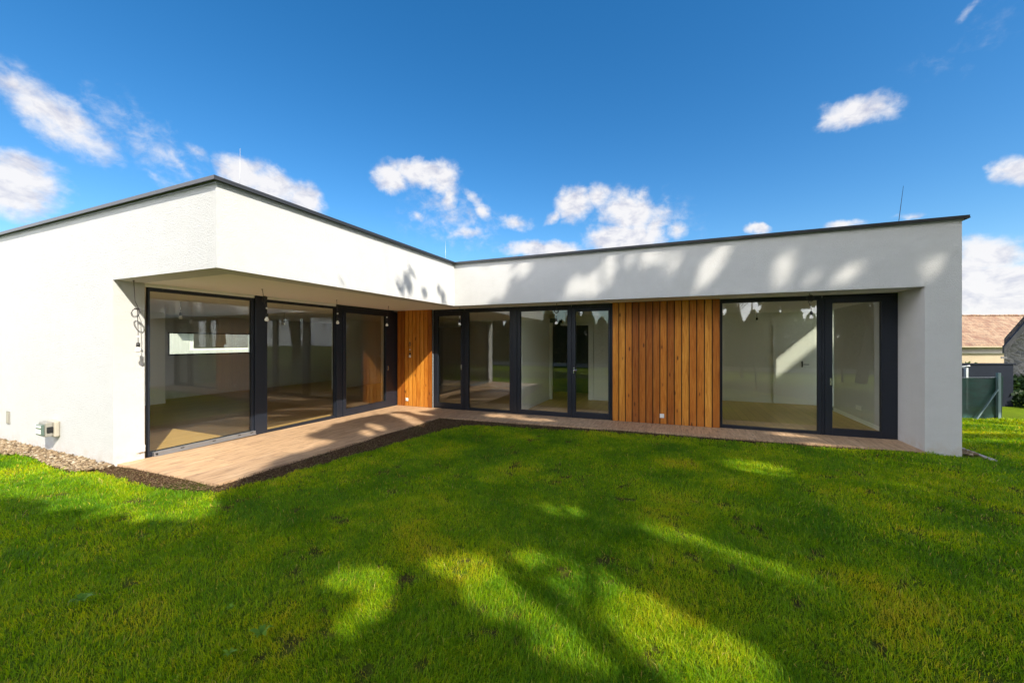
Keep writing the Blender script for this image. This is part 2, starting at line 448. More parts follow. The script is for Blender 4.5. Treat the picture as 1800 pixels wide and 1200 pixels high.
simple('bark', (0.10, 0.075, 0.055), 0.9, bump=(14, 0.8, 0.04), var=0.4, vscale=5)
leafy('turf blades', [(0.0, (0.06, 0.18, 0.005)), (0.3, (0.13, 0.30, 0.004)), (0.55, (0.245, 0.41, 0.003)), (0.8, (0.43, 0.51, 0.006)), (0.92, (0.52, 0.44, 0.03)), (1.0, (0.60, 0.46, 0.18))], 0.45, rough=0.5)
leafy('weed leaf', [(0.0, (0.12, 0.26, 0.02)), (1.0, (0.20, 0.36, 0.03))], 0.35, rough=0.5)
leafy('tree leaf', [(0.0, (0.03, 0.06, 0.012)), (1.0, (0.11, 0.15, 0.03))], 0.25)
leafy('thuja leaf', [(0.0, (0.02, 0.045, 0.012)), (1.0, (0.09, 0.13, 0.03))], 0.15)
leafy('shrub leaf', [(0.0, (0.01, 0.03, 0.008)), (1.0, (0.04, 0.08, 0.02))], 0.2)
leafy('lime leaf', [(0.0, (0.12, 0.2, 0.02)), (1.0, (0.3, 0.36, 0.05))], 0.3)
mat_pebble('river gravel', [(0.0, (0.10, 0.065, 0.035)), (0.4, (0.25, 0.17, 0.09)), (0.8, (0.37, 0.28, 0.17)), (1.0, (0.52, 0.45, 0.35))])
mat_pebble('soil crumbs', [(0.0, (0.05, 0.024, 0.010)), (0.6, (0.12, 0.060, 0.024)), (0.9, (0.11, 0.10, 0.012)), (1.0, (0.19, 0.11, 0.055))])


# ------------------------------------------------------------------ mesh helpers
class MB:
    """collects shapes into one mesh"""
    def __init__(s):
        s.v, s.f, s.t = [], [], []

    def add(s, verts, faces, tint=0.5):
        b = len(s.v)
        s.v += [tuple(p) for p in verts]
        s.f += [tuple(b + i for i in f) for f in faces]
        s.t += [tint] * len(verts)
        return s

    def box(s, x0, x1, y0, y1, z0, z1, tint=0.5, M=None):
        x0, x1 = min(x0, x1), max(x0, x1); y0, y1 = min(y0, y1), max(y0, y1); z0, z1 = min(z0, z1), max(z0, z1)
        P = [(x0, y0, z0), (x1, y0, z0), (x1, y1, z0), (x0, y1, z0), (x0, y0, z1), (x1, y0, z1), (x1, y1, z1), (x0, y1, z1)]
        if M is not None:
            P = [M @ Vector(p) for p in P]
        return s.add(P, [(0, 3, 2, 1), (4, 5, 6, 7), (0, 1, 5, 4), (1, 2, 6, 5), (2, 3, 7, 6), (3, 0, 4, 7)], tint)

    def tube(s, pts, r, n=6, tint=0.5, caps=True):
        pts = [Vector(p) for p in pts]
        rs = r if isinstance(r, (list, tuple)) else [r] * len(pts)
        V, F = [], []
        ref = None
        for i, p in enumerate(pts):
            d = (pts[min(i + 1, len(pts) - 1)] - pts[max(i - 1, 0)])
            if d.length < 1e-9:
                d = Vector((0, 0, 1))
            d.normalize()
            if ref is None:
                ref = Vector((1, 0, 0)) if abs(d.x) < 0.9 else Vector((0, 1, 0))
            u = (ref - d * ref.dot(d))
            if u.length < 1e-6:
                u = d.orthogonal()
            u.normalize()
            ref = u
            w = d.cross(u)
            for k in range(n):
                a = 2 * math.pi * k / n
                V.append(p + (u * math.cos(a) + w * math.sin(a)) * rs[i])
        for i in range(len(pts) - 1):
            for k in range(n):
                F.append((i * n + k, i * n + (k + 1) % n, (i + 1) * n + (k + 1) % n, (i + 1) * n + k))
        if caps:
            F.append(tuple(reversed(range(n))))
            F.append(tuple((len(pts) - 1) * n + k for k in range(n)))
        return s.add(V, F, tint)

    def lathe(s, prof, org=(0, 0, 0), n=16, tint=0.5):
        V, F = [], []
        for (r, z) in prof:
            for k in range(n):
                a = 2 * math.pi * k / n
                V.append((org[0] + r * math.cos(a), org[1] + r * math.sin(a), org[2] + z))
        for i in range(len(prof) - 1):
            for k in range(n):
                F.append((i * n + k, i * n + (k + 1) % n, (i + 1) * n + (k + 1) % n, (i + 1) * n + k))
        F.append(tuple(reversed(range(n))))
        F.append(tuple((len(prof) - 1) * n + k for k in range(n)))
        return s.add(V, F, tint)

    def build(s, name, mat, parent=None, smooth=False, bevel=0.0, mats=None):
        me = bpy.data.meshes.new(name)
        me.from_pydata(s.v, [], s.f)
        me.update()
        at = me.attributes.new('tint', 'FLOAT', 'POINT')
        at.data.foreach_set('value', s.t)
        me.materials.append(MATS[mat])
        if smooth:
            me.polygons.foreach_set('use_smooth', [True] * len(me.polygons))
        o = bpy.data.objects.new(name, me)
        SC.collection.objects.link(o)
        if bevel:
            bv = o.modifiers.new('edge', 'BEVEL')
            bv.width = bevel
            bv.segments = 2
            bv.limit_method = 'ANGLE'
        if parent is not None:
            o.parent = parent
            if 'wshift' in parent.keys():
                o.location = tuple(-x for x in parent.location)
        return o


def np_mesh(name, verts, faces_flat, sizes, tint, mat, smooth=False):
    me = bpy.data.meshes.new(name)
    nv = len(verts)
    me.vertices.add(nv)
    me.vertices.foreach_set('co', np.ascontiguousarray(verts, dtype=np.float32).ravel())
    nl = len(faces_flat)
    me.loops.add(nl)
    me.loops.foreach_set('vertex_index', np.asarray(faces_flat, dtype=np.int32))
    nf = len(sizes)
    me.polygons.add(nf)
    st = np.zeros(nf, dtype=np.int32)
    st[1:] = np.cumsum(sizes)[:-1]
    me.polygons.foreach_set('loop_start', st)
    if smooth:
        me.polygons.foreach_set('use_smooth', np.ones(nf, dtype=bool))
    me.update(calc_edges=True)
    at = me.attributes.new('tint', 'FLOAT', 'POINT')
    at.data.foreach_set('value', np.ascontiguousarray(tint, dtype=np.float32))
    me.materials.append(MATS[mat])
    return me


def link(name, me, parent=None):
    o = bpy.data.objects.new(name, me)
    SC.collection.objects.link(o)
    if parent is not None:
        o.parent = parent
        if 'wshift' in parent.keys():
            o.location = tuple(-x for x in parent.location)
    return o


def tag(o, label=None, cat=None, group=None, kind=None):
    if label: o['label'] = label
    if cat: o['category'] = cat
    if group: o['group'] = group
    if kind: o['kind'] = kind
    return o


def thing(name, label, cat, loc=(0, 0, 0), rz=0.0, group=None, worldspace=False):
    o = bpy.data.objects.new(name, None)
    SC.collection.objects.link(o)
    o.location = loc
    o.rotation_euler = (0, 0, rz)
    o.empty_display_size = 0.2
    if worldspace:
        o['wshift'] = 1
    return tag(o, label, cat, group)


def copy_tree(o, parent=None):
    c = o.copy()
    SC.collection.objects.link(c)
    c.parent = parent
    for ch in [x for x in SC.objects if x.parent == o]:
        copy_tree(ch, c)
    return c


# value noise usable from numpy (for lawn patches etc.)
_tab = rng.random((64, 64))


def vnoise(x, y):
    x = np.asarray(x, dtype=float); y = np.asarray(y, dtype=float)
    xi = np.floor(x).astype(int); yi = np.floor(y).astype(int)
    fx = x - xi; fy = y - yi
    fx = fx * fx * (3 - 2 * fx); fy = fy * fy * (3 - 2 * fy)
    g = lambda a, b: _tab[a % 64, b % 64]
    return (g(xi, yi) * (1 - fx) + g(xi + 1, yi) * fx) * (1 - fy) + (g(xi, yi + 1) * (1 - fx) + g(xi + 1, yi + 1) * fx) * fy


def fbm(x, y, o=4):
    r = 0; a = 0.5; s = 0
    for i in range(o):
        r = r + a * vnoise(x * 2 ** i + 7.3 * i, y * 2 ** i + 3.1 * i); s += a; a *= 0.55
    return r / s


def ss(a, b, x):
    t = np.clip((x - a) / (b - a), 0, 1)
    return t * t * (3 - 2 * t)


def dip(x, y):
    return -0.07 * np.clip((y - 2.6) / 5.4, 0, 1) * np.clip((3.3 - x) / 8.0, 0, 1)


def gz(x, y):
    return dip(x, y) - 0.30 * ss(8.5, 13.4, y) - 0.9 * ss(14, 35, y)


def inpoly(x, y, poly):
    x = np.asarray(x); y = np.asarray(y)
    r = np.zeros(x.shape, bool)
    n = len(poly)
    for i in range(n):
        x1, y1 = poly[i]; x2, y2 = poly[(i + 1) % n]
        c = ((y1 > y) != (y2 > y)) & (x < (x2 - x1) * (y - y1) / (y2 - y1 + 1e-12) + x1)
        r ^= c
    return r


# ------------------------------------------------------------------ ground
SOIL = [(-6.70, 2.62), (-6.62, 2.40), (-6.0, 2.36), (-5.18, 2.38), (-4.48, 2.60), (-4.36, 3.15), (-4.18, 4.41), (-4.0, 6.1), (-3.8, 6.65), (-3.1, 6.86), (-0.78, 7.10), (1.7, 7.28), (3.3, 7.375), (3.3, 7.6), (-3, 8.5), (-6.7, 8.2)]
DECK = [(-6.63, 2.60), (-4.70, 2.68), (-4.68, 7.10), (-1.05, 7.30), (3.33, 7.41), (3.33, 8.6), (-6.8, 8.6)]
GRAVEL = [(-14, 2.58), (-14, 2.1), (-10.5, 2.18), (-8.95, 2.24), (-8.2, 2.36), (-7.4, 2.27), (-6.82, 2.27), (-6.60, 2.42), (-6.62, 2.58)]
HOUSE = [(-14, 2.6), (-6.6, 2.6), (-6.6, 8.1), (3.33, 8.1), (3.33, 7.42), (3.74, 7.42), (3.74, 12.6), (-14, 12.6)]


def bare(x, y):
    """worn patches in the turf, 0 dense .. 1 bare"""
    n = fbm(x * 4.2 + 5, y * 4.2 + 9, 4)
    n2 = fbm(x * 13.0 + 1, y * 13.0, 3)
    return ss(0.60, 0.70, n * 0.55 + n2 * 0.45)


def build_ground():
    xs = np.concatenate([np.arange(-90, -14, 8.0), np.arange(-14, -11, .5), np.arange(-11, 9, 0.06), np.arange(9, 30, 1.0), np.arange(30, 120, 8.0)])
    ys = np.concatenate([np.arange(-90, -10, 8.0), np.arange(-10, 0, 1.0), np.arange(0, 14, 0.06), np.arange(14, 40, 1.0), np.arange(40, 160, 8.0)])
    X, Y = np.meshgrid(xs, ys)
    Z = gz(X, Y) + (fbm(X * 1.3, Y * 1.3, 3) - 0.5) * 0.05 - 0.012
    rag = (fbm(X * 9, Y * 9, 3) - 0.5) * 0.16
    green = 1.0 - bare(X, Y) * 0.9
    green = np.where(inpoly(X + rag, Y + rag * 0.8, SOIL) | inpoly(X + rag * .6, Y + rag, GRAVEL), 0.0, green)
    V = np.stack([X.ravel(), Y.ravel(), Z.ravel()], 1)
    w = len(xs)
    i = np.arange(len(ys) - 1)[:, None] * w + np.arange(w - 1)[None, :]
    i = i.ravel()
    F = np.stack([i, i + 1, i + 1 + w, i + w], 1)
    me = np_mesh('lawn', V, F.ravel(), np.full(len(F), 4), green.ravel(), 'lawn soil', True)
    tag(link('lawn', me), kind='structure')


build_ground()


def build_grass():
    # (inner radius, outer radius, blades per m2, width, height) round the viewer; y > 0.6 only
    bands = [(0.0, 2.6, 22000, 0.0026, 0.031), (2.6, 4.2, 14000, 0.0032, 0.031), (4.2, 7.0, 7500, 0.0048, 0.033), (7.0, 11.5, 3600, 0.0075, 0.036), (11.5, 18.0, 1300, 0.014, 0.045)]
    VV, FF, SS, TT = [], [], [], []
    base = 0
    for (r0, r1, dens, wd, hg) in bands:
        N = int(math.pi * (r1 * r1 - r0 * r0) * dens)
        rr = np.sqrt(rng.uniform(r0 * r0, r1 * r1, N)); th = rng.uniform(0, 2 * math.pi, N)
        x = rr * np.cos(th); y = rr * np.sin(th)
        # field of view with a margin for a side step
        fd = -x * SY + y * CY; rt = x * CY + y * SY
        k = (fd > 0.9) & (np.abs(rt) < 1.45 * fd + 1.6)
        x, y = x[k], y[k]
        rag = (fbm(x * 9, y * 9, 3) - 0.5) * 0.16
        k = ~inpoly(x, y, HOUSE)
        k &= ~inpoly(x + rag, y + rag * 0.8, SOIL) & ~inpoly(x, y, DECK) & ~inpoly(x + rag * .6, y + rag, GRAVEL)
        k &= ~((x > 3.7) & (x < 3.98) & (y > 7.3 + (x - 3.7) * 0.5)) & (y < 13.5)
        b = bare(x, y)
        k &= rng.random(len(x)) > b * 0.80
        x, y = x[k], y[k]
        n = len(x)
        lush = fbm(x * 0.9 + 3, y * 0.9, 3)
        tuft = vnoise(x * 16, y * 16)
        h = hg * (0.55 + 0.75 * rng.random(n)) * (0.75 + 0.45 * lush + 0.15 * tuft) * (1 - 0.35 * bare(x, y))
        w = wd * (0.7 + 0.6 * rng.random(n))
        # combing direction changes slowly over the lawn, like trodden turf
        la = fbm(x * 2.5, y * 2.5, 2) * 14 + rng.normal(0, 1.3, n)
        h = np.where(rng.random(n) < 0.08, h * 1.55, h)
        lean = h * np.abs(rng.normal(0.55, 0.42, n))
        ba = rng.uniform(0, 2 * math.pi, n)
        z = gz(x, y) + (fbm(x * 1.3, y * 1.3, 3) - 0.5) * 0.05 - 0.014
        dx, dy = np.cos(la), np.sin(la)
        wx, wy = np.cos(ba) * w / 2, np.sin(ba) * w / 2
        P0 = np.stack([x - wx, y - wy, z], 1); P1 = np.stack([x + wx, y + wy, z], 1)
        mx = x + dx * lean * 0.32; my = y + dy * lean * 0.32; mz = z + h * 0.6
        P2 = np.stack([mx + wx * .8, my + wy * .8, mz], 1); P3 = np.stack([mx - wx * .8, my - wy * .8, mz], 1)
        P4 = np.stack([x + dx * lean, y + dy * lean, z + h * (1 - 0.25 * np.minimum(1, lean / h))], 1)
        V = np.stack([P0, P1, P2, P3, P4], 1).reshape(-1, 3)
        idx = base + np.arange(n)[:, None] * 5
        F = np.concatenate([idx + 0, idx + 1, idx + 2, idx + 3, idx + 3, idx + 2, idx + 4], 1).ravel()
        S = np.tile([4, 3], n)
        tint = 0.46 + 1.15 * (fbm(x * 1.6 + 30, y * 1.6, 4) - 0.5) + rng.normal(0, 0.14, n) + 0.20 * (vnoise(x * 23, y * 23) - 0.5) + 0.16 * (vnoise(x * 9, y * 9) - 0.5)
        tint = tint + 0.25 * bare(x, y) * rng.random(n)
        dead = rng.random(n) < 0.02 + 0.12 * bare(x, y)
        tint = np.where(dead, rng.uniform(0.9, 1.0, n), np.clip(tint, 0, 0.88))
        VV.append(V); FF.append(F); SS.append(S); TT.append(np.repeat(tint, 5))
        base += n * 5
    me = np_mesh('grass', np.concatenate(VV), np.concatenate(FF), np.concatenate(SS), np.concatenate(TT), 'turf blades', True)
    o = link('grass', me)
    tag(o, 'short green lawn grass with worn patches in front of the white house', 'grass', kind='stuff')


build_grass()


def scatter_stones(name, n, sampler, size, mat, label, cat, zoff=0.0, flat=0.6):
    """many small lumps as one mesh"""
    bm = bmesh.new()
    bmesh.ops.create_icosphere(bm, subdivisions=1, radius=1)
    bv = np.array([v.co[:] for v in bm.verts]); bf = np.array([[v.index for v in f.verts] for f in bm.faces])
    bm.free()
    P = sampler(n)
    n = len(P)
    s = size[0] + (size[1] - size[0]) * rng.random(n) ** 1.6
    A = rng.normal(size=(n, 3, 3)); Q, _ = np.linalg.qr(A)
    sc = np.stack([s * rng.uniform(0.8, 1.35, n), s * rng.uniform(0.7, 1.1, n), s * rng.uniform(flat * 0.7, flat * 1.2, n)], 1)
    jit = 1 + rng.uniform(-0.18, 0.18, (n, len(bv), 1))
    V = (bv[None] * jit) * sc[:, None, :]
    th = rng.uniform(0, 6.28, n); tl = rng.normal(0, 0.35, n)
    c, s_ = np.cos(th), np.sin(th); ct, st = np.cos(tl), np.sin(tl)
    y2 = V[:, :, 1] * ct[:, None] - V[:, :, 2] * st[:, None]; z2 = V[:, :, 1] * st[:, None] + V[:, :, 2] * ct[:, None]
    x3 = V[:, :, 0] * c[:, None] - y2 * s_[:, None]; y3 = V[:, :, 0] * s_[:, None] + y2 * c[:, None]
    V = np.stack([x3 + P[:, None, 0], y3 + P[:, None, 1], z2 + P[:, None, 2] + zoff], 2)
    F = (bf[None] + (np.arange(n) * len(bv))[:, None, None]).reshape(-1)
    me = np_mesh(name, V.reshape(-1, 3), F, np.full(n * len(bf), 3), np.repeat(rng.random(n), len(bv)), mat, True)
    return tag(link(name, me), label, cat, kind='stuff')


def samp_poly(poly, not_in=None, rag=0.06, pile=0.0):
    xs = [p[0] for p in poly]; ys = [p[1] for p in poly]
    def f(n):
        x = rng.uniform(max(min(xs), -12.5), max(xs), n * 6); y = rng.uniform(min(ys), max(ys), n * 6)
        r = (fbm(x * 8, y * 8, 3) - 0.5) * rag * 2
        k = inpoly(x, y + r, poly)
        if not_in is not None:
            k &= ~inpoly(x, y, not_in)
        k &= ~inpoly(x, y, HOUSE)
        x, y = x[k][:n], y[k][:n]
        return np.stack([x, y, gz(x, y) + rng.uniform(-0.005, 0.012 + pile, len(x))], 1)
    return f


scatter_stones('gravel_strip', 6500, samp_poly(GRAVEL, pile=0.015), (0.008, 0.028), 'river gravel', 'tan and ochre river pebbles along the foot of the white wall', 'gravel', 0.006)
scatter_stones('soil_border', 26000, samp_poly(SOIL, DECK, 0.05), (0.002, 0.010), 'soil crumbs', 'dark brown crumbly soil around the edge of the terrace', 'soil')
GR2 = [(3.73, 7.45), (3.95, 7.45), (3.98, 9.0), (4.0, 12.6), (3.73, 12.6)]
scatter_stones('gravel_margin', 1500, samp_poly(GR2, pile=0.01), (0.01, 0.03), 'river gravel', 'grey pebbles between right house corner and thin kerb', 'gravel', 0.004)
kb = MB().box(3.97, 4.02, 7.32, 12.6, -0.35, 0.004)
tag(kb.build('kerb', 'grey plaster', bevel=0.004), kind='structure')


# ------------------------------------------------------------------ terrace
def build_terrace():
    mb = MB()
    px, py, gap, th = 0.60, 1.20, 0.004, 0.03
    for i in range(-13, 15):
        for j in range(-1, 8):
            x0 = -4.68 + i * px if i < 0 else -4.68 + i * px
            y0 = 2.68 + j * py + (0.0 if i % 2 == 0 else 0.6) - 0.6
            cell = [(x0 + gap / 2, y0 + gap / 2), (x0 + px - gap / 2, y0 + gap / 2), (x0 + px - gap / 2, y0 + py - gap / 2), (x0 + gap / 2, y0 + py - gap / 2)]
            for reg in (((-6.63, 2.62), (-4.69, 2.68), (-4.68, 8.13), (-6.63, 8.13)), ((-4.68, 7.10), (-1.05, 7.30), (-1.05, 8.13), (-4.68, 8.13)), ((-1.05, 7.30), (3.33, 7.41), (3.33, 8.13), (-1.05, 8.13))):
                poly = cell
                m = len(reg)
                for k in range(m):
                    a, b = reg[k], reg[(k + 1) % m]
                    out = []
                    for q in range(len(poly)):
                        p, r = poly[q], poly[(q + 1) % len(poly)]
                        sp = (b[0] - a[0]) * (p[1] - a[1]) - (b[1] - a[1]) * (p[0] - a[0])
                        sr = (b[0] - a[0]) * (r[1] - a[1]) - (b[1] - a[1]) * (r[0] - a[0])
                        if sp >= 0: out.append(p)
                        if (sp >= 0) != (sr >= 0):
                            t = sp / (sp - sr)
                            out.append((p[0] + t * (r[0] - p[0]), p[1] + t * (r[1] - p[1])))
                    poly = out
                    if len(poly) < 3: break
                if len(poly) < 3: continue
                n = len(poly)
                jz = random.uniform(-0.0008, 0.0008)
                V = [(p[0], p[1], float(dip(p[0], p[1])) + 0.018 + jz) for p in poly] + [(p[0], p[1], float(dip(p[0], p[1])) + 0.018 - th) for p in poly]
                F = [tuple(range(n)), tuple(reversed(range(n, 2 * n)))] + [(q, q + n, (q + 1) % n + n, (q + 1) % n) for q in range(n)]
                mb.add(V, F, random.Random(i * 31 + j).random())
    tag(mb.build('terrace', 'wood-look slabs'), kind='structure')
    # dark bedding seen in the joints
    b2 = MB()
    for reg in (((-6.62, 2.64), (-4.70, 2.70), (-4.70, 8.12), (-6.62, 8.12)), ((-4.70, 7.12), (-1.05, 7.32), (-1.05, 8.12), (-4.70, 8.12)), ((-1.05, 7.32), (3.32, 7.43), (3.32, 8.12), (-1.05, 8.12))):
        b2.add([(p[0], p[1], float(dip(*p)) + 0.010) for p in reg], [(0, 1, 2, 3)])
    tag(b2.build('terrace_bedding', 'dark room'), kind='structure')


build_terrace()

# ------------------------------------------------------------------ house
H0, H1 = 2.39, 3.29      # soffit level, top of the rendered wall
house = thing('house', 'white rendered single-storey L-shaped house with cedar panels and large dark windows', 'house', (-4.5, 7.4, 0), worldspace=True)


def build_house():
    w = MB()
    w.box(-13.3, -6.63, 2.58, 2.90, -0.4, H0)
    w.box(-13.3, -4.51, 2.58, 2.88, H0, H1)
    w.box(-4.81, -4.51, 2.88, 7.72, H0, H1)
    w.box(-4.51, 3.72, 7.42, 7.72, H0, H1)
    w.box(3.33, 3.72, 7.42, 8.14, -0.4, H0)
    w.box(3.40, 3.72, 8.14, 11.07, -0.4, H0)
    w.box(3.40, 3.72, 11.88, 12.6, -0.4, H0)
    w.box(3.40, 3.72, 11.07, 11.88, -0.4, 0.0)
    w.box(3.42, 3.72, 7.72, 12.6, H0, H1)
    w.box(-13.3, 3.40, 12.3, 12.6, -0.4, H0)
    w.box(-13.3, 3.42, 12.3, 12.6, H0, H1)
    # west wall round the strip window
    w.box(-13.3, -13.0, 2.90, 6.2, -0.4, H0)
    w.box(-13.3, -13.0, 8.6, 12.3, -0.4, H0)
    w.box(-13.3, -13.0, 6.2, 8.6, -0.4, 1.2)
    w.box(-13.3, -13.0, 6.2, 8.6, 1.86, H0)
    w.box(-13.3, -13.0, 2.88, 12.3, H0, H1)
    # backing behind the cedar
    w.box(-7.2, -5.56, 8.125, 8.4, -0.4, H0)
    w.box(-1.165, 0.79, 8.125, 8.4, -0.4, H0)
    w.build('wall', 'white render', house)
    s = MB()
    s.box(-6.63, -4.81, 2.88, 8.14, H0 + 0.002, H0 + 0.05)
    s.box(-4.81, 3.40, 7.72, 8.14, H0 + 0.002, H0 + 0.05)
    s.build('soffit', 'soffit paint', house)
    c = MB()
    c.box(-13.0, -6.64, 2.90, 8.14, 2.345, 2.5)
    c.box(-13.0, 3.40, 8.145, 12.3, 2.345, 2.5)
    c.build('ceiling', 'interior plaster', house)
    r = MB()
    r.box(-13.0, -4.81, 2.88, 12.3, 2.55, 3.15)
    r.box(-4.81, 3.42, 7.72, 12.3, 2.55, 3.15)
    r.build('roof', 'roof membrane', house)

    # coping: mitred ring round the L
    def ring(o, i, z0, z1):
        pts = [(-13.3, 2.58, -1, -1), (-4.51, 2.58, 1, -1), (-4.51, 7.42, 1, -1), (3.72, 7.42, 1, -1), (3.72, 12.6, 1, 1), (-13.3, 12.6, -1, 1)]
        A = [(x + sx * o, y + sy * o) for x, y, sx, sy in pts]
        B = [(x - sx * i, y - sy * i) for x, y, sx, sy in pts]
        n = len(pts)
        V = [(*p, z0) for p in A] + [(*p, z0) for p in B] + [(*p, z1) for p in A] + [(*p, z1) for p in B]
        F = []
        for k in range(n):
            j = (k + 1) % n
            F += [(k, k + n, j + n, j), (k + 2 * n, j + 2 * n, j + 3 * n, k + 3 * n), (k, j, j + 2 * n, k + 2 * n), (k + n, k + 3 * n, j + 3 * n, j + n)]
        return V, F
    e = MB(); e.add(*ring(0.055, 0.34, 3.325, 3.352))
    e.add(*ring(0.058, -0.045, 3.308, 3.3245))
    cop = e.build('roof_edge', 'roof trim', house)
    e = MB(); e.add(*ring(0.014, 0.10, H1 + 0.0, 3.324))
    e.build('flashing', 'roof trim pale', cop)

    f = MB()
    f.box(-13.0, -6.70, 2.90, 12.3, -0.1, 0.0)
    f.box(-6.70, 3.40, 8.22, 12.3, -0.1, -0.001)
    f.build('interior_floor', 'oak floor', house)
    for bx in ((0.42, 0.54, 8.4, 11.9, 0.0, 2.345), (0.54, 3.40, 11.9, 12.0, 0.0, 2.345), (-3.32, -3.20, 8.22, 10.35, -0.001, 2.345),
               (-2.12, 0.42, 10.6, 10.7, 0.0, 2.345), (-2.90, -2.12, 10.6, 10.7, 2.13, 2.345), (-12.3, -12.18, 2.90, 5.75, 0.0, 2.345), (-10.6, -10.48, 9.6, 12.3, 0.0, 2.345)):
        MB().box(*bx).build('partition_wall', 'interior plaster', house)
    k = MB()
    k.box(-9.3, -8.6, 11.6, 12.29, 0.0, 2.345)
    k.box(-8.1, -6.9, 11.9, 12.29, 0.0, 2.1)
    k.build('fitted_cupboard', 'kitchen grey', house)
    d = MB()
    d.box(-4.2, 0.0, 11.95, 12.28, 0.0, 2.345)
    d.build('corridor_dark', 'dark room', house)  # near-black block paints in the unlit corridor with its dark door
    for bx in ((0.54, 3.40, 11.885, 11.9, 0.0, 0.075), (3.385, 3.40, 8.22, 11.05, 0.0, 0.075), (-3.20, -3.185, 8.25, 10.30, 0.0, 0.075),
               (-2.02, 0.42, 10.585, 10.6, 0.0, 0.075), (-12.18, -12.165, 2.92, 5.75, 0.0, 0.075)):
        MB().box(*bx).build('skirting_board', 'skirting white', house)
    a = MB()
    a.box(-2.16, -2.02, 10.56, 10.72, 0.0, 2.12)
    a.box(-2.95, -2.16, 10.56, 10.72, 2.05, 2.12)
    a.box(-3.21, -3.12, 10.30, 10.38, 0.0, 2.12)
    a.build('door_frame', 'skirting white', house)
    # room door in the back wall of the right room
    a = MB()
    a.box(2.38, 3.26, 11.872, 11.884, 0.01, 2.02)
    dl = a.build('interior_door', 'skirting white', house)
    a = MB()
    a.tube([(3.00, 11.872, 1.02), (3.00, 11.82, 1.02)], 0.009)
    a.tube([(3.00, 11.825, 1.02), (3.13, 11.825, 1.02)], 0.009)
    a.box(2.985, 3.015, 11.866, 11.872, 0.95, 1.10)
    a.build('handle', 'black plastic', dl)


build_house()


def cladding(x0, x1, n, label, edge=True):
    mb = MB()
    bw = (x1 - x0) / n
    for i in range(n):
        a, b = x0 + i * bw + 0.0085, x0 + (i + 1) * bw - 0.0085
        t = random.random()
        yj = random.uniform(-0.0012, 0.0012)
        zb = float(dip((a + b) / 2, 8.08)) + 0.022
        mb.box(a, b, 8.080 + yj, 8.102, zb, 2.391, t)
    o = mb.build('cladding_panel', 'cedar boards', house, bevel=0.002)
    o['label'] = label
    g = MB()
    g.box(x0, x1, 8.108, 8.124, -0.06, 2.391)
    g.build('backing', 'anthracite gap', o)
    return o


cladding(-6.625, -5.56, 9, 'narrow orange cedar panel in the inside corner')
cladding(-1.165, 0.79, 15, 'wide orange cedar panel between two windows')


def ringbox(mb, mp, a0, a1, z0, z1, b0, b1, w0, w1, d0, d1):
    """frame ring: outer a0..a1,z0..z1 / inner b0..b1,w0..w1 at depth d0..d1; mp maps (a,d,z)"""
    for (p, q, r, s_) in ((a0, b0, z0, z1), (b1, a1, z0, z1), (b0, b1, z0, w0), (b0, b1, w1, z1)):
        P = mp(p, d0, r); Q = mp(q, d1, s_)
        mb.box(P[0], Q[0], P[1], Q[1], P[2], Q[2])


MC = lambda a, d, z: (a, 8.14 + d, z)             # garden facade, depth goes inwards
MW = lambda a, d, z: (-6.63 - d, a, z)            # side wing


def glazing(name, mp, outer, inner, proud=0.0, depth=0.075, sash=False):
    a0, a1, z0, z1 = outer; b0, b1, w0, w1 = inner
    mb = MB()
    if sash:   # outer frame, then a leaf standing slightly proud of it
        ringbox(mb, mp, a0, a1, z0, z1, a0 + 0.035, a1 - 0.035, z0 + 0.03, z1 - 0.04, proud, depth)
        ringbox(mb, mp, a0 + 0.037, a1 - 0.037, z0 + 0.032, z1 - 0.042, b0, b1, w0, w1, proud - 0.012, depth - 0.01)
    else:
        ringbox(mb, mp, a0, a1, z0, z1, b0, b1, w0, w1, proud, depth)
    o = mb.build(name, 'anthracite frame', house, bevel=0.003)
    g = MB()
    e = 0.004
    # gasket: thin black line round the pane
    P = mp(b0 - 0.006, 0.034 + proud, w0 - 0.006); Q = mp(b1 + 0.006, 0.042 + proud, w1 + 0.006)
    g.box(P[0], Q[0], P[1], Q[1], P[2], Q[2])
    g.build('pane', 'window glass', o)
    gs = MB()
    ringbox(gs, mp, b0 - 0.004, b1 + 0.004, w0 - 0.004, w1 + 0.004, b0 + 0.006, b1 - 0.006, w0 + 0.006, w1 - 0.006, 0.026 + proud, 0.033 + proud)
    gs.build('gasket', 'anthracite gap', o)
    return o


ZT = 2.388
d1_ = glazing('glazed_door', MC, (-5.555, -4.66, -0.055, ZT), (-5.42, -4.763, 0.085, 2.235), sash=True)
w2_ = glazing('window', MC, (-4.655, -3.40, -0.05, ZT), (-4.558, -3.479, 0.010, 2.30))
w3_ = glazing('window', MC, (-3.29, -2.035, -0.05, ZT), (-3.214, -2.121, 0.055, 2.285))
d4_ = glazing('glazed_door', MC, (-2.03, -1.17, -0.045, ZT), (-1.944, -1.252, 0.095, 2.245), sash=True)
mb = MB().box(-3.399, -3.291, 8.122, 8.22, -0.05, ZT)
mb.build('window_post', 'anthracite frame', house, bevel=0.003)
w5_ = glazing('window', MC, (0.795, 2.335, -0.04, ZT), (0.83, 2.282, 0.052, 2.315))
d6_ = glazing('glazed_door', MC, (2.34, 3.33, -0.04, ZT), (2.478, 3.121, 0.125, 2.255), sash=True)
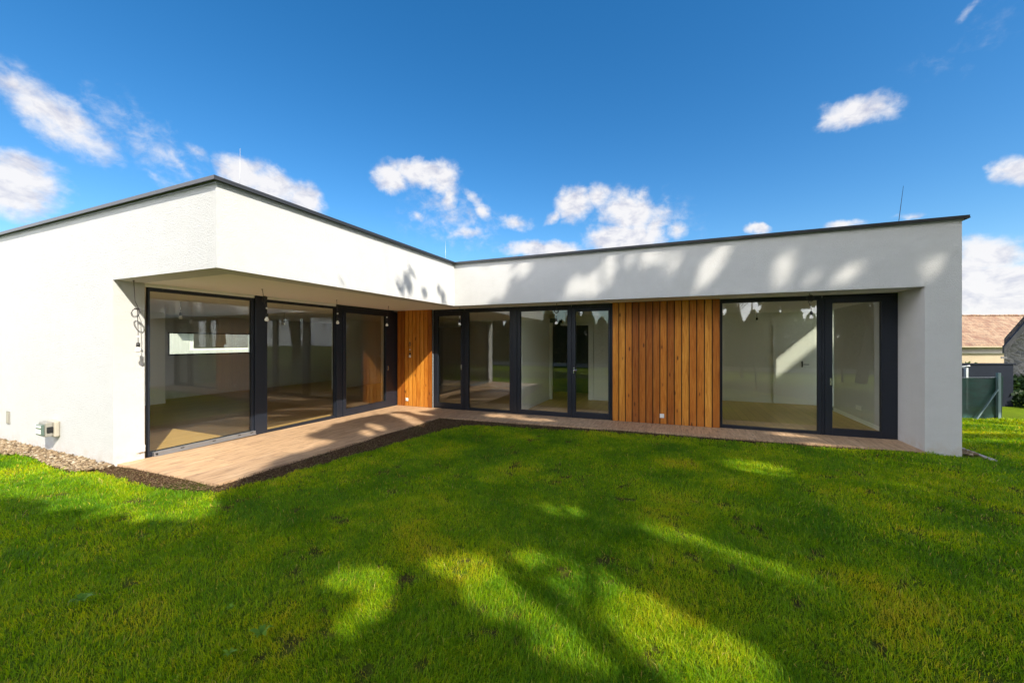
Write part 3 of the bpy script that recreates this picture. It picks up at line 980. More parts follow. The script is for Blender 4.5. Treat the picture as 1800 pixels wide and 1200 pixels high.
# side wing: fixed pane, pillar, big pane, narrow pillar, sliding door
w7_ = glazing('window', MW, (2.945, 4.394, 0.0, ZT), (2.967, 4.352, 0.075, 2.30), proud=0.02)
w8_ = glazing('window', MW, (4.612, 6.128, -0.03, ZT), (4.614, 6.100, 0.028, 2.30), proud=0.02)
d9_ = glazing('glazed_door', MW, (6.262, 7.95, -0.07, ZT), (6.387, 7.654, 0.118, 2.235), sash=True)
mb = MB().box(-6.70, -6.622, 4.396, 4.610, -0.03, ZT)
mb.build('pillar_cover', 'anthracite frame', house, bevel=0.004)
mb = MB().box(-6.70, -6.622, 6.130, 6.260, -0.05, ZT)
mb.build('pillar_cover', 'anthracite frame', house, bevel=0.004)
mb = MB().box(-6.70, -6.64, 7.952, 8.12, -0.07, ZT)
mb.build('pillar_cover', 'anthracite frame', house)
mb = MB()
mb.box(-6.649, -6.600, 2.99, 4.392, 0.012, 0.075)
mb.box(-6.599, -6.585, 3.03, 4.392, 0.012, 0.030)
tr = mb.build('sill_track', 'aluminium track', house, bevel=0.003)
for y in (3.30, 3.72, 4.10, 4.30):
    MB().box(-6.5995, -6.597, y, y + 0.045, 0.050, 0.062).build('drain_slot', 'black plastic', tr)
MB().tube([(-6.60, 3.02, 0.045), (-6.592, 3.02, 0.045)], 0.014, 10).build('end_cap', 'black plastic', tr)


def pull(parent, x, y, z, axis):
    m = MB()
    if axis == 'C':
        m.box(x - 0.014, x + 0.014, y - 0.010, y, z - 0.06, z + 0.06)
        m.box(x - 0.006, x + 0.006, y - 0.030, y - 0.010, z - 0.01, z + 0.01)
    else:
        m.box(x, x + 0.010, y - 0.014, y + 0.014, z - 0.06, z + 0.06)
        m.box(x + 0.010, x + 0.024, y - 0.006, y + 0.006, z - 0.02, z + 0.02)
    m.build('handle', 'steel', parent, bevel=0.002)


pull(d6_, 2.455, 8.127, 0.92, 'C')
pull(d4_, -1.975, 8.127, 0.98, 'C')
pull(d1_, -4.735, 8.127, 0.98, 'C')
pull(d9_, -6.617, 7.72, 0.93, 'W')
m = MB().tube([(-1.975, 8.10, 0.99), (-1.90, 8.095, 0.985)], 0.008)
m.build('lever', 'steel', d4_)

# strip window in the west wall, seen right through the living room
mb = MB()
ringbox(mb, lambda a, d, z: (-13.0 - d, a, z), 6.2, 8.6, 1.2, 1.86, 6.25, 8.55, 1.245, 1.825, 0.02, 0.09)
so = mb.build('strip_window', 'anthracite frame', house)
MB().box(-13.06, -13.055, 6.245, 8.555, 1.24, 1.83).build('pane', 'window glass', so)
# east window of the right room (lets the low sun in)
mb = MB()
ringbox(mb, lambda a, d, z: (3.72 - d, a, z), 11.07, 11.88, 0.0, H0 - 0.01, 11.10, 11.85, 0.04, H0 - 0.03, 0.22, 0.30)
so = mb.build('side_window', 'anthracite frame', house)
MB().box(3.45, 3.455, 11.09, 11.86, 0.03, H0 - 0.02).build('pane', 'window glass', so)

# annex seen through the strip window
an = thing('annex', 'white outbuilding with a small window seen through the strip window', 'outbuilding', (-17.5, 8.0, 0), worldspace=True)
mb = MB()
mb.box(-18.0, -17.7, 3.0, 9.15, -0.3, 3.2); mb.box(-18.0, -17.7, 11.9, 18.0, -0.3, 3.2)
mb.box(-18.0, -17.7, 9.15, 11.9, -0.3, 1.25); mb.box(-18.0, -17.7, 9.15, 11.9, 2.1, 3.2)
mb.build('wall', 'white render', an)
MB().box(-18.0, -17.2, 8.6, 18, 2.12, 2.25).build('canopy', 'soffit paint', an)
mb = MB()
ringbox(mb, lambda a, d, z: (-17.7 - d, a, z), 9.15, 11.9, 1.25, 2.1, 9.3, 11.8, 1.32, 2.03, 0.02, 0.08)
wo = mb.build('window', 'skirting white', an)
MB().box(-17.76, -17.755, 9.29, 11.81, 1.31, 2.04).build('pane', 'window glass', wo)
MB().box(-19.2, -18.9, 9.0, 12.2, 0.3, 2.6).build('room_back', 'old wood', an)


# ------------------------------------------------------------------ wall fittings
def socket(name, label, loc, axis, size=0.08, group=None, mat='white plastic'):
    t = thing(name, label, 'socket' if 'socket' in name else 'plate', loc, group=group)
    s = size / 2
    m = MB()
    if axis == 'Y':
        m.box(-s, s, -0.012, 0.0, -s, s)
    else:
        m.box(0.0, 0.022, -s, s, -s, s)
    m.build('cover', mat, t, bevel=0.004)
    m = MB()
    if axis == 'Y':
        m.box(-s * .7, s * .7, -0.020, -0.012, -s * .7, s * .7)
    else:
        m.box(0.022, 0.040, -s * .75, s * .75, -s * .75, s * .75)
    m.build('hinged_lid', mat, t, bevel=0.004)
    return t


socket('wall_socket', 'white outdoor socket low on the white jamb beside the big left window', (-6.63, 2.855, 0.155), 'X', 0.09)
socket('wall_socket', 'white socket low on the narrow corner cedar panel', (-6.31, 8.079, 0.115), 'Y')
socket('wall_socket', 'white socket low on the wide cedar panel between the windows', (-0.215, 8.079, 0.150), 'Y')
socket('wall_socket', 'black and white double socket low on the back wall of the right room', (3.02, 11.90, 0.30), 'Y', 0.09)
t = thing('wall_socket', 'faint row of three sockets low on side wall behind the right glazed door', 'socket', (3.40, 9.75, 0.28))
m = MB()
for k in range(3):
    m.box(-0.012, 0.0, -0.12 + k * 0.085, -0.04 + k * 0.085, -0.04, 0.04)
m.build('cover', 'white plastic', t, bevel=0.003)
t = thing('wall_plate', 'small grey upright plate on the white wall at far left', 'plate', (-9.83, 2.58, 0.385))
MB().box(-0.055, 0.055, -0.016, 0, -0.10, 0.10).build('cover', 'grey plastic', t, bevel=0.004)
MB().box(-0.04, 0.04, -0.019, -0.016, -0.085, 0.085).build('insert', 'beige plastic', t, bevel=0.002)


def meter_box():
    t = thing('distribution_box', 'grey plastic fuse box with clear hinged window on the white wall', 'electrical box', (-8.09, 2.58, 0.36))
    # back tray, deep body, flared side, clear cover
    MB().box(-0.24, 0.02, -0.060, 0, -0.115, 0.115).build('base_tray', 'beige plastic', t, bevel=0.018)
    MB().box(-0.225, 0.0, -0.135, -0.06, -0.10, 0.105).build('housing', 'grey plastic', t, bevel=0.014)
    m = MB(); m.box(-0.205, -0.03, -0.165, -0.135, -0.075, 0.075)
    c = m.build('window_cover', 'smoked cover', t, bevel=0.006)
    m = MB()
    for k in range(6):
        m.box(-0.195 + k * 0.026, -0.176 + k * 0.026, -0.168, -0.1655, -0.055, 0.01)
    m.box(-0.2, -0.04, -0.168, -0.1655, 0.03, 0.06)
    m.build('breaker', 'white plastic', c)
    MB().box(-0.02, 0.012, -0.125, -0.065, -0.045, 0.04).build('latch', 'black plastic', t, bevel=0.006)
    MB().tube([(-0.225, -0.10, 0.055), (-0.25, -0.12, 0.05), (-0.29, -0.13, 0.035)], 0.004).build('wire_end', 'cord sheath', t)


meter_box()


# ------------------------------------------------------------------ bare bulbs on cords
def coil(c, r, turns, tilt=0.5, n=22, wob=0.25, seed=0):
    q = random.Random(seed)
    P = []
    for i in range(int(n * turns)):
        a = 2 * math.pi * i / n
        rr = r * (1 + wob * math.sin(a * 0.7 + seed) * 0.6 + q.uniform(-.03, .03))
        P.append((c[0] + rr * math.cos(a), c[1] + 0.35 * rr * math.sin(a * 1.0 + seed) + q.uniform(-.004, .004), c[2] + rr * math.sin(a)))
    return P


def bulb_lamp(label, hook, z_end, group='bare bulbs hanging on the terrace', loop=None, dx=0.0, dy=0.0, second=False, scale=1.0):
    x, y, z = hook
    t = thing('hanging_bulb', label, 'light bulb', (x, y, z), group=group)
    L = z - z_end
    top = -(L - 0.125)      # upper end of the lamp holder
    m = MB()
    P = [(0, 0, 0)]
    P.append((dx * 0.35, dy * 0.3, top * 0.33))
    if loop:
        r, turns, at = loop
        P += [(p[0], p[1], p[2]) for p in coil((dx * 0.5, dy * 0.5, top * at), r, turns, seed=int(abs(x) * 10))]
    P.append((dx * 0.9, dy, top * 0.78))
    P.append((dx, dy, top))
    m.tube(P, 0.0038, 5)
    m.tube([(-0.001, 0.0, 0.0), (0.0, 0.0, -0.006)], 0.012, 8)
    if loop:   # strap that holds the coil together
        m.box(dx * .5 - 0.010, dx * .5 + 0.010, dy * .5 - 0.012, dy * .5 + 0.012, top * loop[2] + loop[0] * 0.75, top * loop[2] + loop[0] * 0.75 + 0.02)
    m.build('cord', 'cord sheath', t, smooth=True)
    MB().box(dx - 0.012, dx + 0.012, dy - 0.009, dy + 0.009, top + 0.065, top + 0.09).build('terminal', 'white plastic', t, bevel=0.003)
    MB().lathe([(0.005, 0.006), (0.011, 0.0), (0.019, -0.008), (0.020, -0.045), (0.0185, -0.055)], (dx, dy, top), 14).build('lamp_holder', 'black plastic', t, smooth=True)
    prof = [(0.0135, -0.052), (0.014, -0.060), (0.018, -0.070), (0.026, -0.083), (0.030, -0.097), (0.0285, -0.109), (0.021, -0.119), (0.010, -0.1245), (0.001, -0.1255)]
    MB().lathe(prof, (dx, dy, top), 18).build('bulb', 'opal bulb', t, smooth=True)
    return t


OB = None
b1 = bulb_lamp('bare bulb on coiled knotted cord against the sunlit white jamb', (-6.45, 2.709, 2.39), 1.46, loop=(0.055, 2.3, 0.52), dx=0.012, dy=0.04)
bulb_lamp('bare bulb with one white cord loop before the widest dark pillar', (-5.745, 3.92, 2.39), 1.905, loop=(0.042, 1.5, 0.42), dx=0.015, dy=0.06)
bulb_lamp('bare bulb before the narrow dark pillar between big pane and sliding door', (-5.934, 5.495, 2.39), 1.93, dx=0.01, dy=0.01)
bulb_lamp('bare bulb at the dark frame just left of the corner cedar panel', (-5.918, 6.925, 2.39), 1.94, dx=-0.03, dy=-0.02)
bulb_lamp('bare bulb with small coil hanging on the corner cedar panel', (-6.19, 8.035, 1.60), 1.19, loop=(0.04, 1.6, 0.25), dx=0.005, dy=0.0)
bulb_lamp('bare bulb before the leftmost glazed door beside the corner cedar panel', (-4.56, 7.75, 2.39), 1.965, dx=-0.005)
bulb_lamp('bare bulb with tight cord coil left of the door next to the wide cedar panel', (-2.245, 7.75, 2.39), 1.95, loop=(0.04, 3.2, 0.5), dx=-0.01)
bulb_lamp('bare bulb with twisted cord bundle in front of the right room window', (2.05, 7.72, 2.39), 1.965, loop=(0.05, 2.6, 0.28), dx=0.03, dy=0.02)
bulb_lamp('black bare bulb under the ceiling inside the right room', (1.75, 10.3, 2.345), 2.02, group='bulbs inside the house')
bulb_lamp('small bulb under the living room ceiling behind the left window', (-8.6, 4.3, 2.345), 2.02, group='bulbs inside the house')
bulb_lamp('small bulb under the living room ceiling behind the middle pane', (-9.4, 7.0, 2.345), 2.02, group='bulbs inside the house')


# ------------------------------------------------------------------ lightning rods
def rod(label, base, top, mat='galvanised', r=0.0042):
    t = thing('lightning_rod', label, 'lightning rod', base, group='lightning rods on the roof')
    v = Vector(top) - Vector(base)
    MB().tube([(0, 0, 0), v * 0.6, v], [r, r * .8, r * 0.45], 6).build('rod', mat, t, smooth=True)
    MB().lathe([(0.09, 0.0), (0.09, 0.05), (0.06, 0.07), (0.02, 0.075)], (0, 0, 0), 12).build('foot', 'pale kerb', t)
    return t


rod('pale lightning rod on the roof behind the left facade corner', (-4.97, 3.10, 3.15), (-4.95, 3.10, 3.99))
rod('short pale lightning rod on the roof above the inside corner', (-5.1, 7.99, 3.15), (-5.1, 7.99, 4.03))
rod('thin dark leaning lightning rod on the roof of the right wing', (3.17, 7.8, 3.15), (3.255, 7.8, 3.99), 'verge metal', 0.005)


# ------------------------------------------------------------------ weeds
def weed(label, x, y, size, n, seed):
    q = random.Random(seed)
    t = thing('broadleaf_weed', label, 'weed', (x, y, float(gz(x, y)) + 0.0))
    for i in range(n):
        a = 6.28 * i / n + q.uniform(-.4, .4)
        L = size * q.uniform(0.7, 1.15); W = L * q.uniform(0.16, 0.26)
        V, F = [], []
        K = 7
        for k in range(K):
            u = k / (K - 1)
            w = W * math.sin(math.pi * min(1, 0.12 + u * 0.9)) ** 0.8 if k < K - 1 else 0.001
            rr = L * u; zz = 0.012 + L * 0.55 * math.sin(u * 2.1) * q.uniform(.9, 1.1)
            for s_, dz in ((-1, 0.10), (0, 0.0), (1, 0.10)):
                V.append((rr * math.cos(a) - s_ * w * math.sin(a), rr * math.sin(a) + s_ * w * math.cos(a), zz + dz * w * 2))
        for k in range(K - 1):
            for j in (0, 1):
                F.append((k * 3 + j, k * 3 + j + 1, (k + 1) * 3 + j + 1, (k + 1) * 3 + j))
        MB().add(V, F, q.random()).build('leaf', 'weed leaf', t, smooth=True)


weed('dark broad-leaved weed with one long pointed leaf in the lawn at lower left', -2.06, 1.40, 0.06, 7, 1)
weed('small weed rosette over a dark hole in the grass near the bottom edge', -2.08, 1.25, 0.038, 6, 2)
weed('leafy weed clump in the grass nearest the left picture edge', -3.33, 1.16, 0.055, 9, 3)
weed('tiny pale round-leaved weed above the long-leaved one', -2.43, 1.47, 0.03, 5, 4)

# ------------------------------------------------------------------ things beyond the right corner
def frame_at(x, y, z=0.0):
    return (x, y, z)


def build_neighbours():
    # fence with green shade net: runs parallel to the view's horizontal
    zb = -0.30
    t = thing('garden_fence', 'green shade-net fence with grey post and slanting brace behind the house corner', 'fence', (7.36, 13.39, zb), YAW)
    n = 60
    V, F = [], []
    for i in range(n + 1):
        u = -3.2 + 3.35 * i / n
        sag = 0.035 * math.sin(u * 2.3) + 0.02 * math.sin(u * 7.1)
        for k, hh in enumerate((0.0, 0.35, 0.7, 1.02 + sag)):
            V.append((u, 0.03 + 0.014 * math.sin(u * 9 + k * 1.3), hh))
    for i in range(n):
        for k in range(3):
            a = i * 4 + k
            F.append((a, a + 4, a + 5, a + 1))
    MB().add(V, F).build('shade_net', 'green shade net', t, smooth=True)
    for (u, hh) in ((0, 1.13), (-2.3, 1.13)):
        MB().box(u - 0.035, u + 0.035, -0.035, 0.02, -0.05, hh).build('post', 'post paint', t, bevel=0.004)
    MB().tube([(-0.60, -0.06, 0.0), (-0.03, -0.02, 0.72)], 0.018, 8).build('brace', 'post paint', t)
    MB().tube([(-3.2, 0.0, 1.0), (0, 0.0, 1.02)], 0.004, 5).build('top_wire', 'galvanised', t)

    t = thing('sheet_wall', 'dark blue-grey sheet wall behind the green netting', 'wall', (8.5, 16.1, -0.4), YAW)
    MB().box(-6, 0.95, 0, 0.12, -0.1, 1.30).build('panel', 'dark sheet', t)
    MB().box(-6.05, 1.0, -0.03, 0.15, 1.301, 1.345).build('coping', 'dark sheet', t, bevel=0.01)
    t = thing('washing_frame', 'thin pale metal frame standing behind the green netting', 'metal frame', (7.35, 14.9, -0.36), YAW)
    for u in (-0.28, 0.28):
        MB().box(u - 0.03, u + 0.03, -0.03, 0.03, 0, 1.22).build('leg', 'galvanised', t)
    MB().tube([(-0.95, 0, 1.36), (0.25, 0, 1.22)], 0.012, 6).build('rail', 'galvanised', t)
    MB().tube([(-0.2, 0, 1.24), (0.38, 0, 1.27)], 0.016, 6).build('rail', 'galvanised', t)

    # stone barn, gable towards us
    t = thing('stone_barn', 'rubble stone barn gable with a dark metal roof edge at right', 'barn', (11.84, 21.24, -0.95), YAW)
    s = 1.135
    zb = -0.95
    roofz = lambda u: 1.84 + u * s - zb
    V = []
    prof = [(0.0, 0.0), (0.0, roofz(0.0) - 0.13), (4.0, roofz(4.0) - 0.13), (8.0, roofz(0.0) - 0.13), (8.0, 0.0)]
    SH = 1.3
    for d in (0.0, 7.0):
        V += [(u + d * SH, d, h) for u, h in prof]
    n = len(prof)
    F = [tuple(range(n)), tuple(reversed(range(n, 2 * n)))] + [(k, k + n, (k + 1) % n + n, (k + 1) % n) for k in range(n)]
    MB().add(V, F).build('wall', 'rubble stone', t)
    rm = MB()
    for (ua, ub) in ((-0.45, 4.05), (8.45, 3.95)):
        f = (lambda u: roofz(u)) if ua < 1 else (lambda u: roofz(8.0 - u))
        P = [(ua, -0.35, f(ua) - 0.10), (ub, -0.35, f(ub) - 0.10), (ub + 9.8, 7.3, f(ub) - 0.10), (ua + 9.8, 7.3, f(ua) - 0.10)]
        Q = [(p[0], p[1], p[2] + 0.20) for p in P]
        rm.add(P + Q, [(0, 3, 2, 1), (4, 5, 6, 7), (0, 1, 5, 4), (1, 2, 6, 5), (2, 3, 7, 6), (3, 0, 4, 7)])
    ro = rm.build('roof', 'old clay tiles', t)
    vm = MB()
    for (ua, ub) in ((-0.5, 4.02), (8.5, 4.0)):
        f = (lambda u: roofz(u)) if ua < 1 else (lambda u: roofz(8.0 - u))
        P = [(ua, -0.40, f(ua) - 0.12), (ub, -0.40, f(ub) - 0.12), (ub, -0.34, f(ub) - 0.12), (ua, -0.34, f(ua) - 0.12)]
        Q = [(p[0], p[1], p[2] + 0.26) for p in P]
        vm.add(P + Q, [(0, 3, 2, 1), (4, 5, 6, 7), (0, 1, 5, 4), (1, 2, 6, 5), (2, 3, 7, 6), (3, 0, 4, 7)])
    vm.build('verge', 'verge metal', ro)
    for k, (u, h) in enumerate(((-0.28, 1.52), (-0.2, 1.28), (-0.14, 1.84))):
        MB().box(u, 0.05, -0.06, -0.001, h + 0.05, h + 0.12).build('corbel', 'grey plaster', t)

    # far farmhouse with patched tile roof
    t = thing('farmhouse', 'ochre farmhouse with a long patched clay tile roof in the distance', 'house', (22.3, 42.3, -1.3), YAW)
    MB().box(-9, 9, 0, 6.5, 0, 2.45).build('wall', 'ochre plaster', t)
    MB().box(-9.02, 9.02, -0.15, 0.0, 1.95, 2.10).build('string_course', 'grey plaster', t)
    MB().box(-9.01, 6.0, -0.04, 0.0, 2.1, 2.46).build('eaves_band', 'grey plaster', t)
    rm = MB()
    L = 9.3
    ez, rz = 2.50, 5.02
    # front and back slope as thick sheets, in local axes of the slope for the tile pattern
    P = [(-L, -0.55, ez), (L, -0.55, ez), (L, 3.0, rz), (-L, 3.0, rz)]
    Q = [(p[0], p[1], p[2] + 0.12) for p in P]
    rm.add(P + Q, [(0, 3, 2, 1), (4, 5, 6, 7), (0, 1, 5, 4), (1, 2, 6, 5), (2, 3, 7, 6), (3, 0, 4, 7)])
    P = [(-L, 3.0, rz), (L, 3.0, rz), (L, 6.9, ez), (-L, 6.9, ez)]
    Q = [(p[0], p[1], p[2] + 0.12) for p in P]
    rm.add(P + Q, [(0, 3, 2, 1), (4, 5, 6, 7), (0, 1, 5, 4), (1, 2, 6, 5), (2, 3, 7, 6), (3, 0, 4, 7)])
    ro = rm.build('roof', 'old clay tiles', t)
    MB().tube([(-L, -0.62, ez - 0.02), (L, -0.62, ez - 0.02)], 0.06, 8).build('gutter', 'ochre plaster', ro)
    m = MB()
    q = random.Random(4)
    for k in range(46):
        u = -L + 0.4 * k
        m.box(u, u + 0.38, 2.86, 3.14, rz + 0.07 + q.uniform(0, .02), rz + 0.19 + q.uniform(-.02, .03))
    m.build('ridge_tile', 'old clay tiles', ro, bevel=0.03)
    sk = MB()
    sl = (rz - ez) / 3.55
    y0 = 1.75
    Z = lambda y: ez + (y + 0.55) * sl + 0.14
    sk.add([(-2.05, y0, Z(y0)), (-1.15, y0, Z(y0)), (-1.35, y0 + .75, Z(y0 + .75)), (-2.15, y0 + .75, Z(y0 + .75)),
            (-2.05, y0, Z(y0) + .07), (-1.15, y0, Z(y0) + .07), (-1.35, y0 + .75, Z(y0 + .75) + .07), (-2.15, y0 + .75, Z(y0 + .75) + .07)],
           [(4, 5, 6, 7), (0, 1, 5, 4), (1, 2, 6, 5), (2, 3, 7, 6), (3, 0, 4, 7)])
    sk.build('roof_light', 'kitchen grey', ro)
    w = MB()
    w.box(-0.55, 0.55, -0.03, 0.05, 0.2, 1.22)
    wo = w.build('window', 'old wood', t)
    MB().box(0.0, 0.48, -0.045, -0.031, 0.3, 1.12).build('pane', 'smoked cover', wo)
    t = thing('antenna_mast', 'thin grey mast rising behind the tiled farmhouse roof', 'mast', (21.0, 44.2, -1.3), 0)
    MB().tube([(0, 0, 0), (0, 0, 5.0)], 0.045, 6).build('lower_tube', 'verge metal', t)
    MB().tube([(0, 0, 5.0), (0, 0, 7.35)], 0.022, 6).build('upper_tube', 'galvanised', t)


build_neighbours()


# ------------------------------------------------------------------ leaves and trees
def leaf_mesh(name, C, size, mat, tint, upright=0.0, parent=None, aspect=1.6):
    """C: n x 3 centres -> n small pointed leaves"""
    n = len(C)
    d = rng.normal(size=(n, 3)); d[:, 2] = d[:, 2] * (1 - upright) + upright * np.abs(rng.normal(1.2, 0.3, n))
    d /= np.linalg.norm(d, axis=1)[:, None]
    r = rng.normal(size=(n, 3)); w = np.cross(d, r); w /= np.linalg.norm(w, axis=1)[:, None] + 1e-9
    s = size * rng.uniform(0.6, 1.3, n)
    a = d * (s * aspect / 2)[:, None]; b = w * (s / 2)[:, None]
    V = np.stack([C - a, C + b * 0.9 - a * 0.1, C + a, C - b * 0.9 - a * 0.1], 1).reshape(-1, 3)
    idx = np.arange(n * 4)
    me = np_mesh(name, V, idx, np.full(n, 4), np.repeat(tint, 4), mat)
    return link(name, me, parent)


# where the low sun reaches the ground and the walls through the trees
LITPOLY = [(-20, 1.35), (-7.5, 1.50), (-6.3, 1.60), (-5.9, 1.72), (-5.45, 1.58), (-5.15, 1.80), (-4.95, 1.62), (-4.7, 1.86), (-4.45, 1.74), (-4.22, 2.0), (-4.0, 1.98), (-3.88, 2.2), (-3.98, 2.36), (-4.4, 2.6), (-4.7, 3.2), (-4.95, 3.7), (-4.95, 4.6), (-5.3, 4.75), (-5.75, 4.6), (-6.1, 5.6), (-6.1, 6.4), (-5.9, 7.2), (-5.3, 7.6), (-5.3, 8.3), (-6.0, 8.9), (-6.9, 9.6), (-7.3, 14), (-20, 14)]
# ellipses on the ground: x, y, half length, half width, angle
LITSPOT = [(-1.93, 2.02, 0.22, 0.12, 0.25), (-1.68, 1.76, 0.09, 0.19, 0.3),
           (-1.25, 2.45, 0.42, 0.17, 0.25), (-0.75, 2.52, 0.42, 0.30, 0.0), (-0.15, 2.28, 0.45, 0.28, -0.3), (0.20, 2.08, 0.28, 0.30, -0.6), (-0.95, 2.25, 0.28, 0.22, 0.2), (-0.40, 2.05, 0.30, 0.18, 0),
           (-0.95, 3.56, 0.20, 0.11, 0.0), (0.02, 3.47, 0.34, 0.08, -0.25), (0.58, 3.22, 0.34, 0.08, -0.45),
           (1.0, 5.78, 0.36, 0.24, -0.5), (2.3, 5.6, 0.3, 0.08, -0.3), (2.2, 7.3, 0.35, 0.12, 0), (1.9, 7.95, 0.4, 0.10, 0), (-2.6, 7.6, 0.5, 0.13, 0.1), (-3.4, 7.75, 0.45, 0.2, 0.2), (-4.85, 6.45, 0.45, 0.10, -0.56), (-5.2, 5.75, 0.40, 0.07, -0.5), (-5.45, 6.85, 0.5, 0.12, -0.4), (-5.0, 5.3, 0.25, 0.05, -0.6), (-5.3, 7.3, 0.4, 0.08, -0.3),
           (5.2, 8.9, 1.3, 0.16, 0.35), (5.0, 9.6, 1.6, 0.14, 0.35), (6.8, 7.2, 0.8, 0.14, 0.2)]
# bright flecks on the long garden fascia: x, z, radius
FSPOT = [(-2.84, 3.12, .13), (-1.8, 2.63, .16), (-1.35, 2.66, .24), (-1.07, 3.08, .13), (-0.63, 3.13, .14), (-0.36, 3.18, .13), (-0.05, 3.0, .14), (0.50, 2.78, .17), (0.66, 2.95, .11), (0.79, 3.2, .10), (1.63, 2.85, .13), (1.59, 2.56, .10), (1.97, 2.56, .09), (2.4, 2.56, .12), (2.55, 2.7, .08), (3.42, 2.66, .12), (-3.5, 2.85, .35), (-4.0, 2.6, .4), (-4.2, 3.1, .35)]
# tree-shadow smudges on the side fascia: y, z, ry, rz
FSHADE = [(5.80, 2.72, .07, .17), (5.93, 2.88, .04, .10), (5.62, 2.56, .09, .10), (6.3, 2.54, .07, .10), (7.0, 2.56, .10, .14), (6.8, 2.68, .05, .12), (4.36, 2.55, .12, .09), (7.35, 2.75, .12, .12)]


def lit(P):
    """true where a leaf at P would shade something that the photo shows in the sun"""
    dx, dy, dz = -SUN.x, -SUN.y, -SUN.z
    x, y, z = P[:, 0], P[:, 1], P[:, 2]
    # side fascia
    s = (x + 4.51) / -dx
    yb = y + dy * s; zb = z + dz * s
    onB = (yb > 2.5) & (yb < 7.42) & (zb > 2.39) & (zb < 3.40)
    shB = np.zeros(len(x), bool)
    for (a, b, ra, rb) in FSHADE:
        shB |= ((yb - a + 0.25 * (zb - b)) / (ra * 1.1)) ** 2 + ((zb - b) / (rb * 1.25)) ** 2 + (fbm(yb * 11, zb * 9, 3) - 0.5) * 2.4 < 0.9
    shB &= rng.random(len(x)) < 0.06
    # long fascia
    s = (7.42 - y) / dy
    xc = x + dx * s; zc = z + dz * s
    onC = (~onB) & (xc > -4.51) & (xc < 3.75) & (zc > 2.39) & (zc < 3.42)
    ltC = (xc < -3.95)
    for (a, b, r) in FSPOT:
        u = (xc - a) * 0.89 + (zc - b) * -0.45; v = (xc - a) * 0.45 + (zc - b) * 0.89
        ltC |= (u / (r * 0.8 + 0.09)) ** 2 + (v / (r * 1.6 + 0.10)) ** 2 < 1
    # ground
    s = z / -dz
    xg = x + dx * s; yg = y + dy * s
    nz = (fbm(xg * 6, yg * 6, 3) - 0.5) * 0.16
    ltG = inpoly(xg + nz, yg + nz, LITPOLY)
    for (a, b, ra, rb, t) in LITSPOT:
        c, s_ = math.cos(t), math.sin(t)
        u = (xg - a) * c + (yg - b) * s_; v = -(xg - a) * s_ + (yg - b) * c
        ltG |= (u / (ra + .09)) ** 2 + (v / (rb + .08)) ** 2 + nz * 5 < 1
    ltG |= (yg > 9.9 + 0.25 * (xg - 5)) & (xg > 3.8) & (yg < 12.3 + 0.4 * (xg - 5))
    # side window of the right room
    s = (x - 3.72) / -dx
    yw = y + dy * s; zw = z + dz * s
    inW = (yw > 10.9) & (yw < 12.0) & (zw > 1.85 - 0.5 * ((yw > 11.62) & (yw < 11.8))) & (zw < 2.45)
    # facade facing the street side of the wing, left of the corner
    s = (2.58 - y) / dy
    xa = x + dx * s; za = z + dz * s
    onA = (xa < -4.51) & (za > 0.0) & (za < 3.4)
    return (onB & ~shB) | (onC & ltC) | (~onB & ~onC & ltG) | inW | onA


def tree(name, label, base, h_trunk, crown, n, leaf, seed, cull=True, group=None, lobes=9):
    q = np.random.default_rng(seed)
    t = thing(name, label, 'tree', base, group=group)
    cx, cy, cz, rx, rz = crown
    # lobes around the crown centre
    L = []
    for i in range(lobes):
        a = 2 * math.pi * i / lobes + q.uniform(-.4, .4)
        e = q.uniform(-0.8, 0.8)
        rr = rx * q.uniform(0.35, 0.62) * math.cos(e * .8)
        L.append((cx + rr * math.cos(a), cy + rr * math.sin(a), cz + rz * 0.62 * e, rx * q.uniform(0.36, 0.55)))
    L.append((cx, cy, cz, rx * 0.6)); L.append((cx, cy, cz + rz * .6, rx * 0.4))
    m = MB()
    top = (cx, cy, cz + rz * 0.5)
    b = Vector(base)
    pts = [Vector(base) + (Vector(top) - b) * u + Vector((q.normal(0, .12), q.normal(0, .12), 0)) * (1 if 0 < u < 1 else 0) for u in (0, .2, .4, .6, .8, 1)]
    m.tube([p - b for p in pts], [h_trunk * k for k in (1.25, 1.0, .8, .6, .35, .12)], 9)
    m.build('trunk', 'bark', t, smooth=True)
    m = MB()
    for (lx, ly, lz, lr) in L:
        s = pts[2] + (pts[4] - pts[2]) * q.uniform(0, .8)
        e = Vector((lx, ly, lz))
        mid = (s + e) / 2 + Vector((0, 0, -0.15 * (e - s).length))
        m.tube([s - b, mid - b, e - b], [h_trunk * .38, h_trunk * .22, h_trunk * .07], 6)
    m.build('limb', 'bark', t, smooth=True)
    per = n // len(L)
    C = []
    for (lx, ly, lz, lr) in L:
        d = q.normal(size=(per, 3)); d /= np.linalg.norm(d, axis=1)[:, None]
        r = lr * q.random(per) ** 0.42 * (0.82 + 0.4 * vnoise(d[:, 0] * 2.5 + lx, d[:, 1] * 2.5 + d[:, 2] * 2 + lz))
        C.append(np.stack([lx + d[:, 0] * r, ly + d[:, 1] * r, lz + d[:, 2] * r * (rz / rx) * 0.8], 1))
    C = np.concatenate(C)
    if cull:
        C = C[~lit(C)]
    tint = np.clip(0.5 + q.normal(0, .22, len(C)), 0, 1)
    leaf_mesh('crown', C - np.array(base), leaf, 'tree leaf', tint, parent=t)
    return t


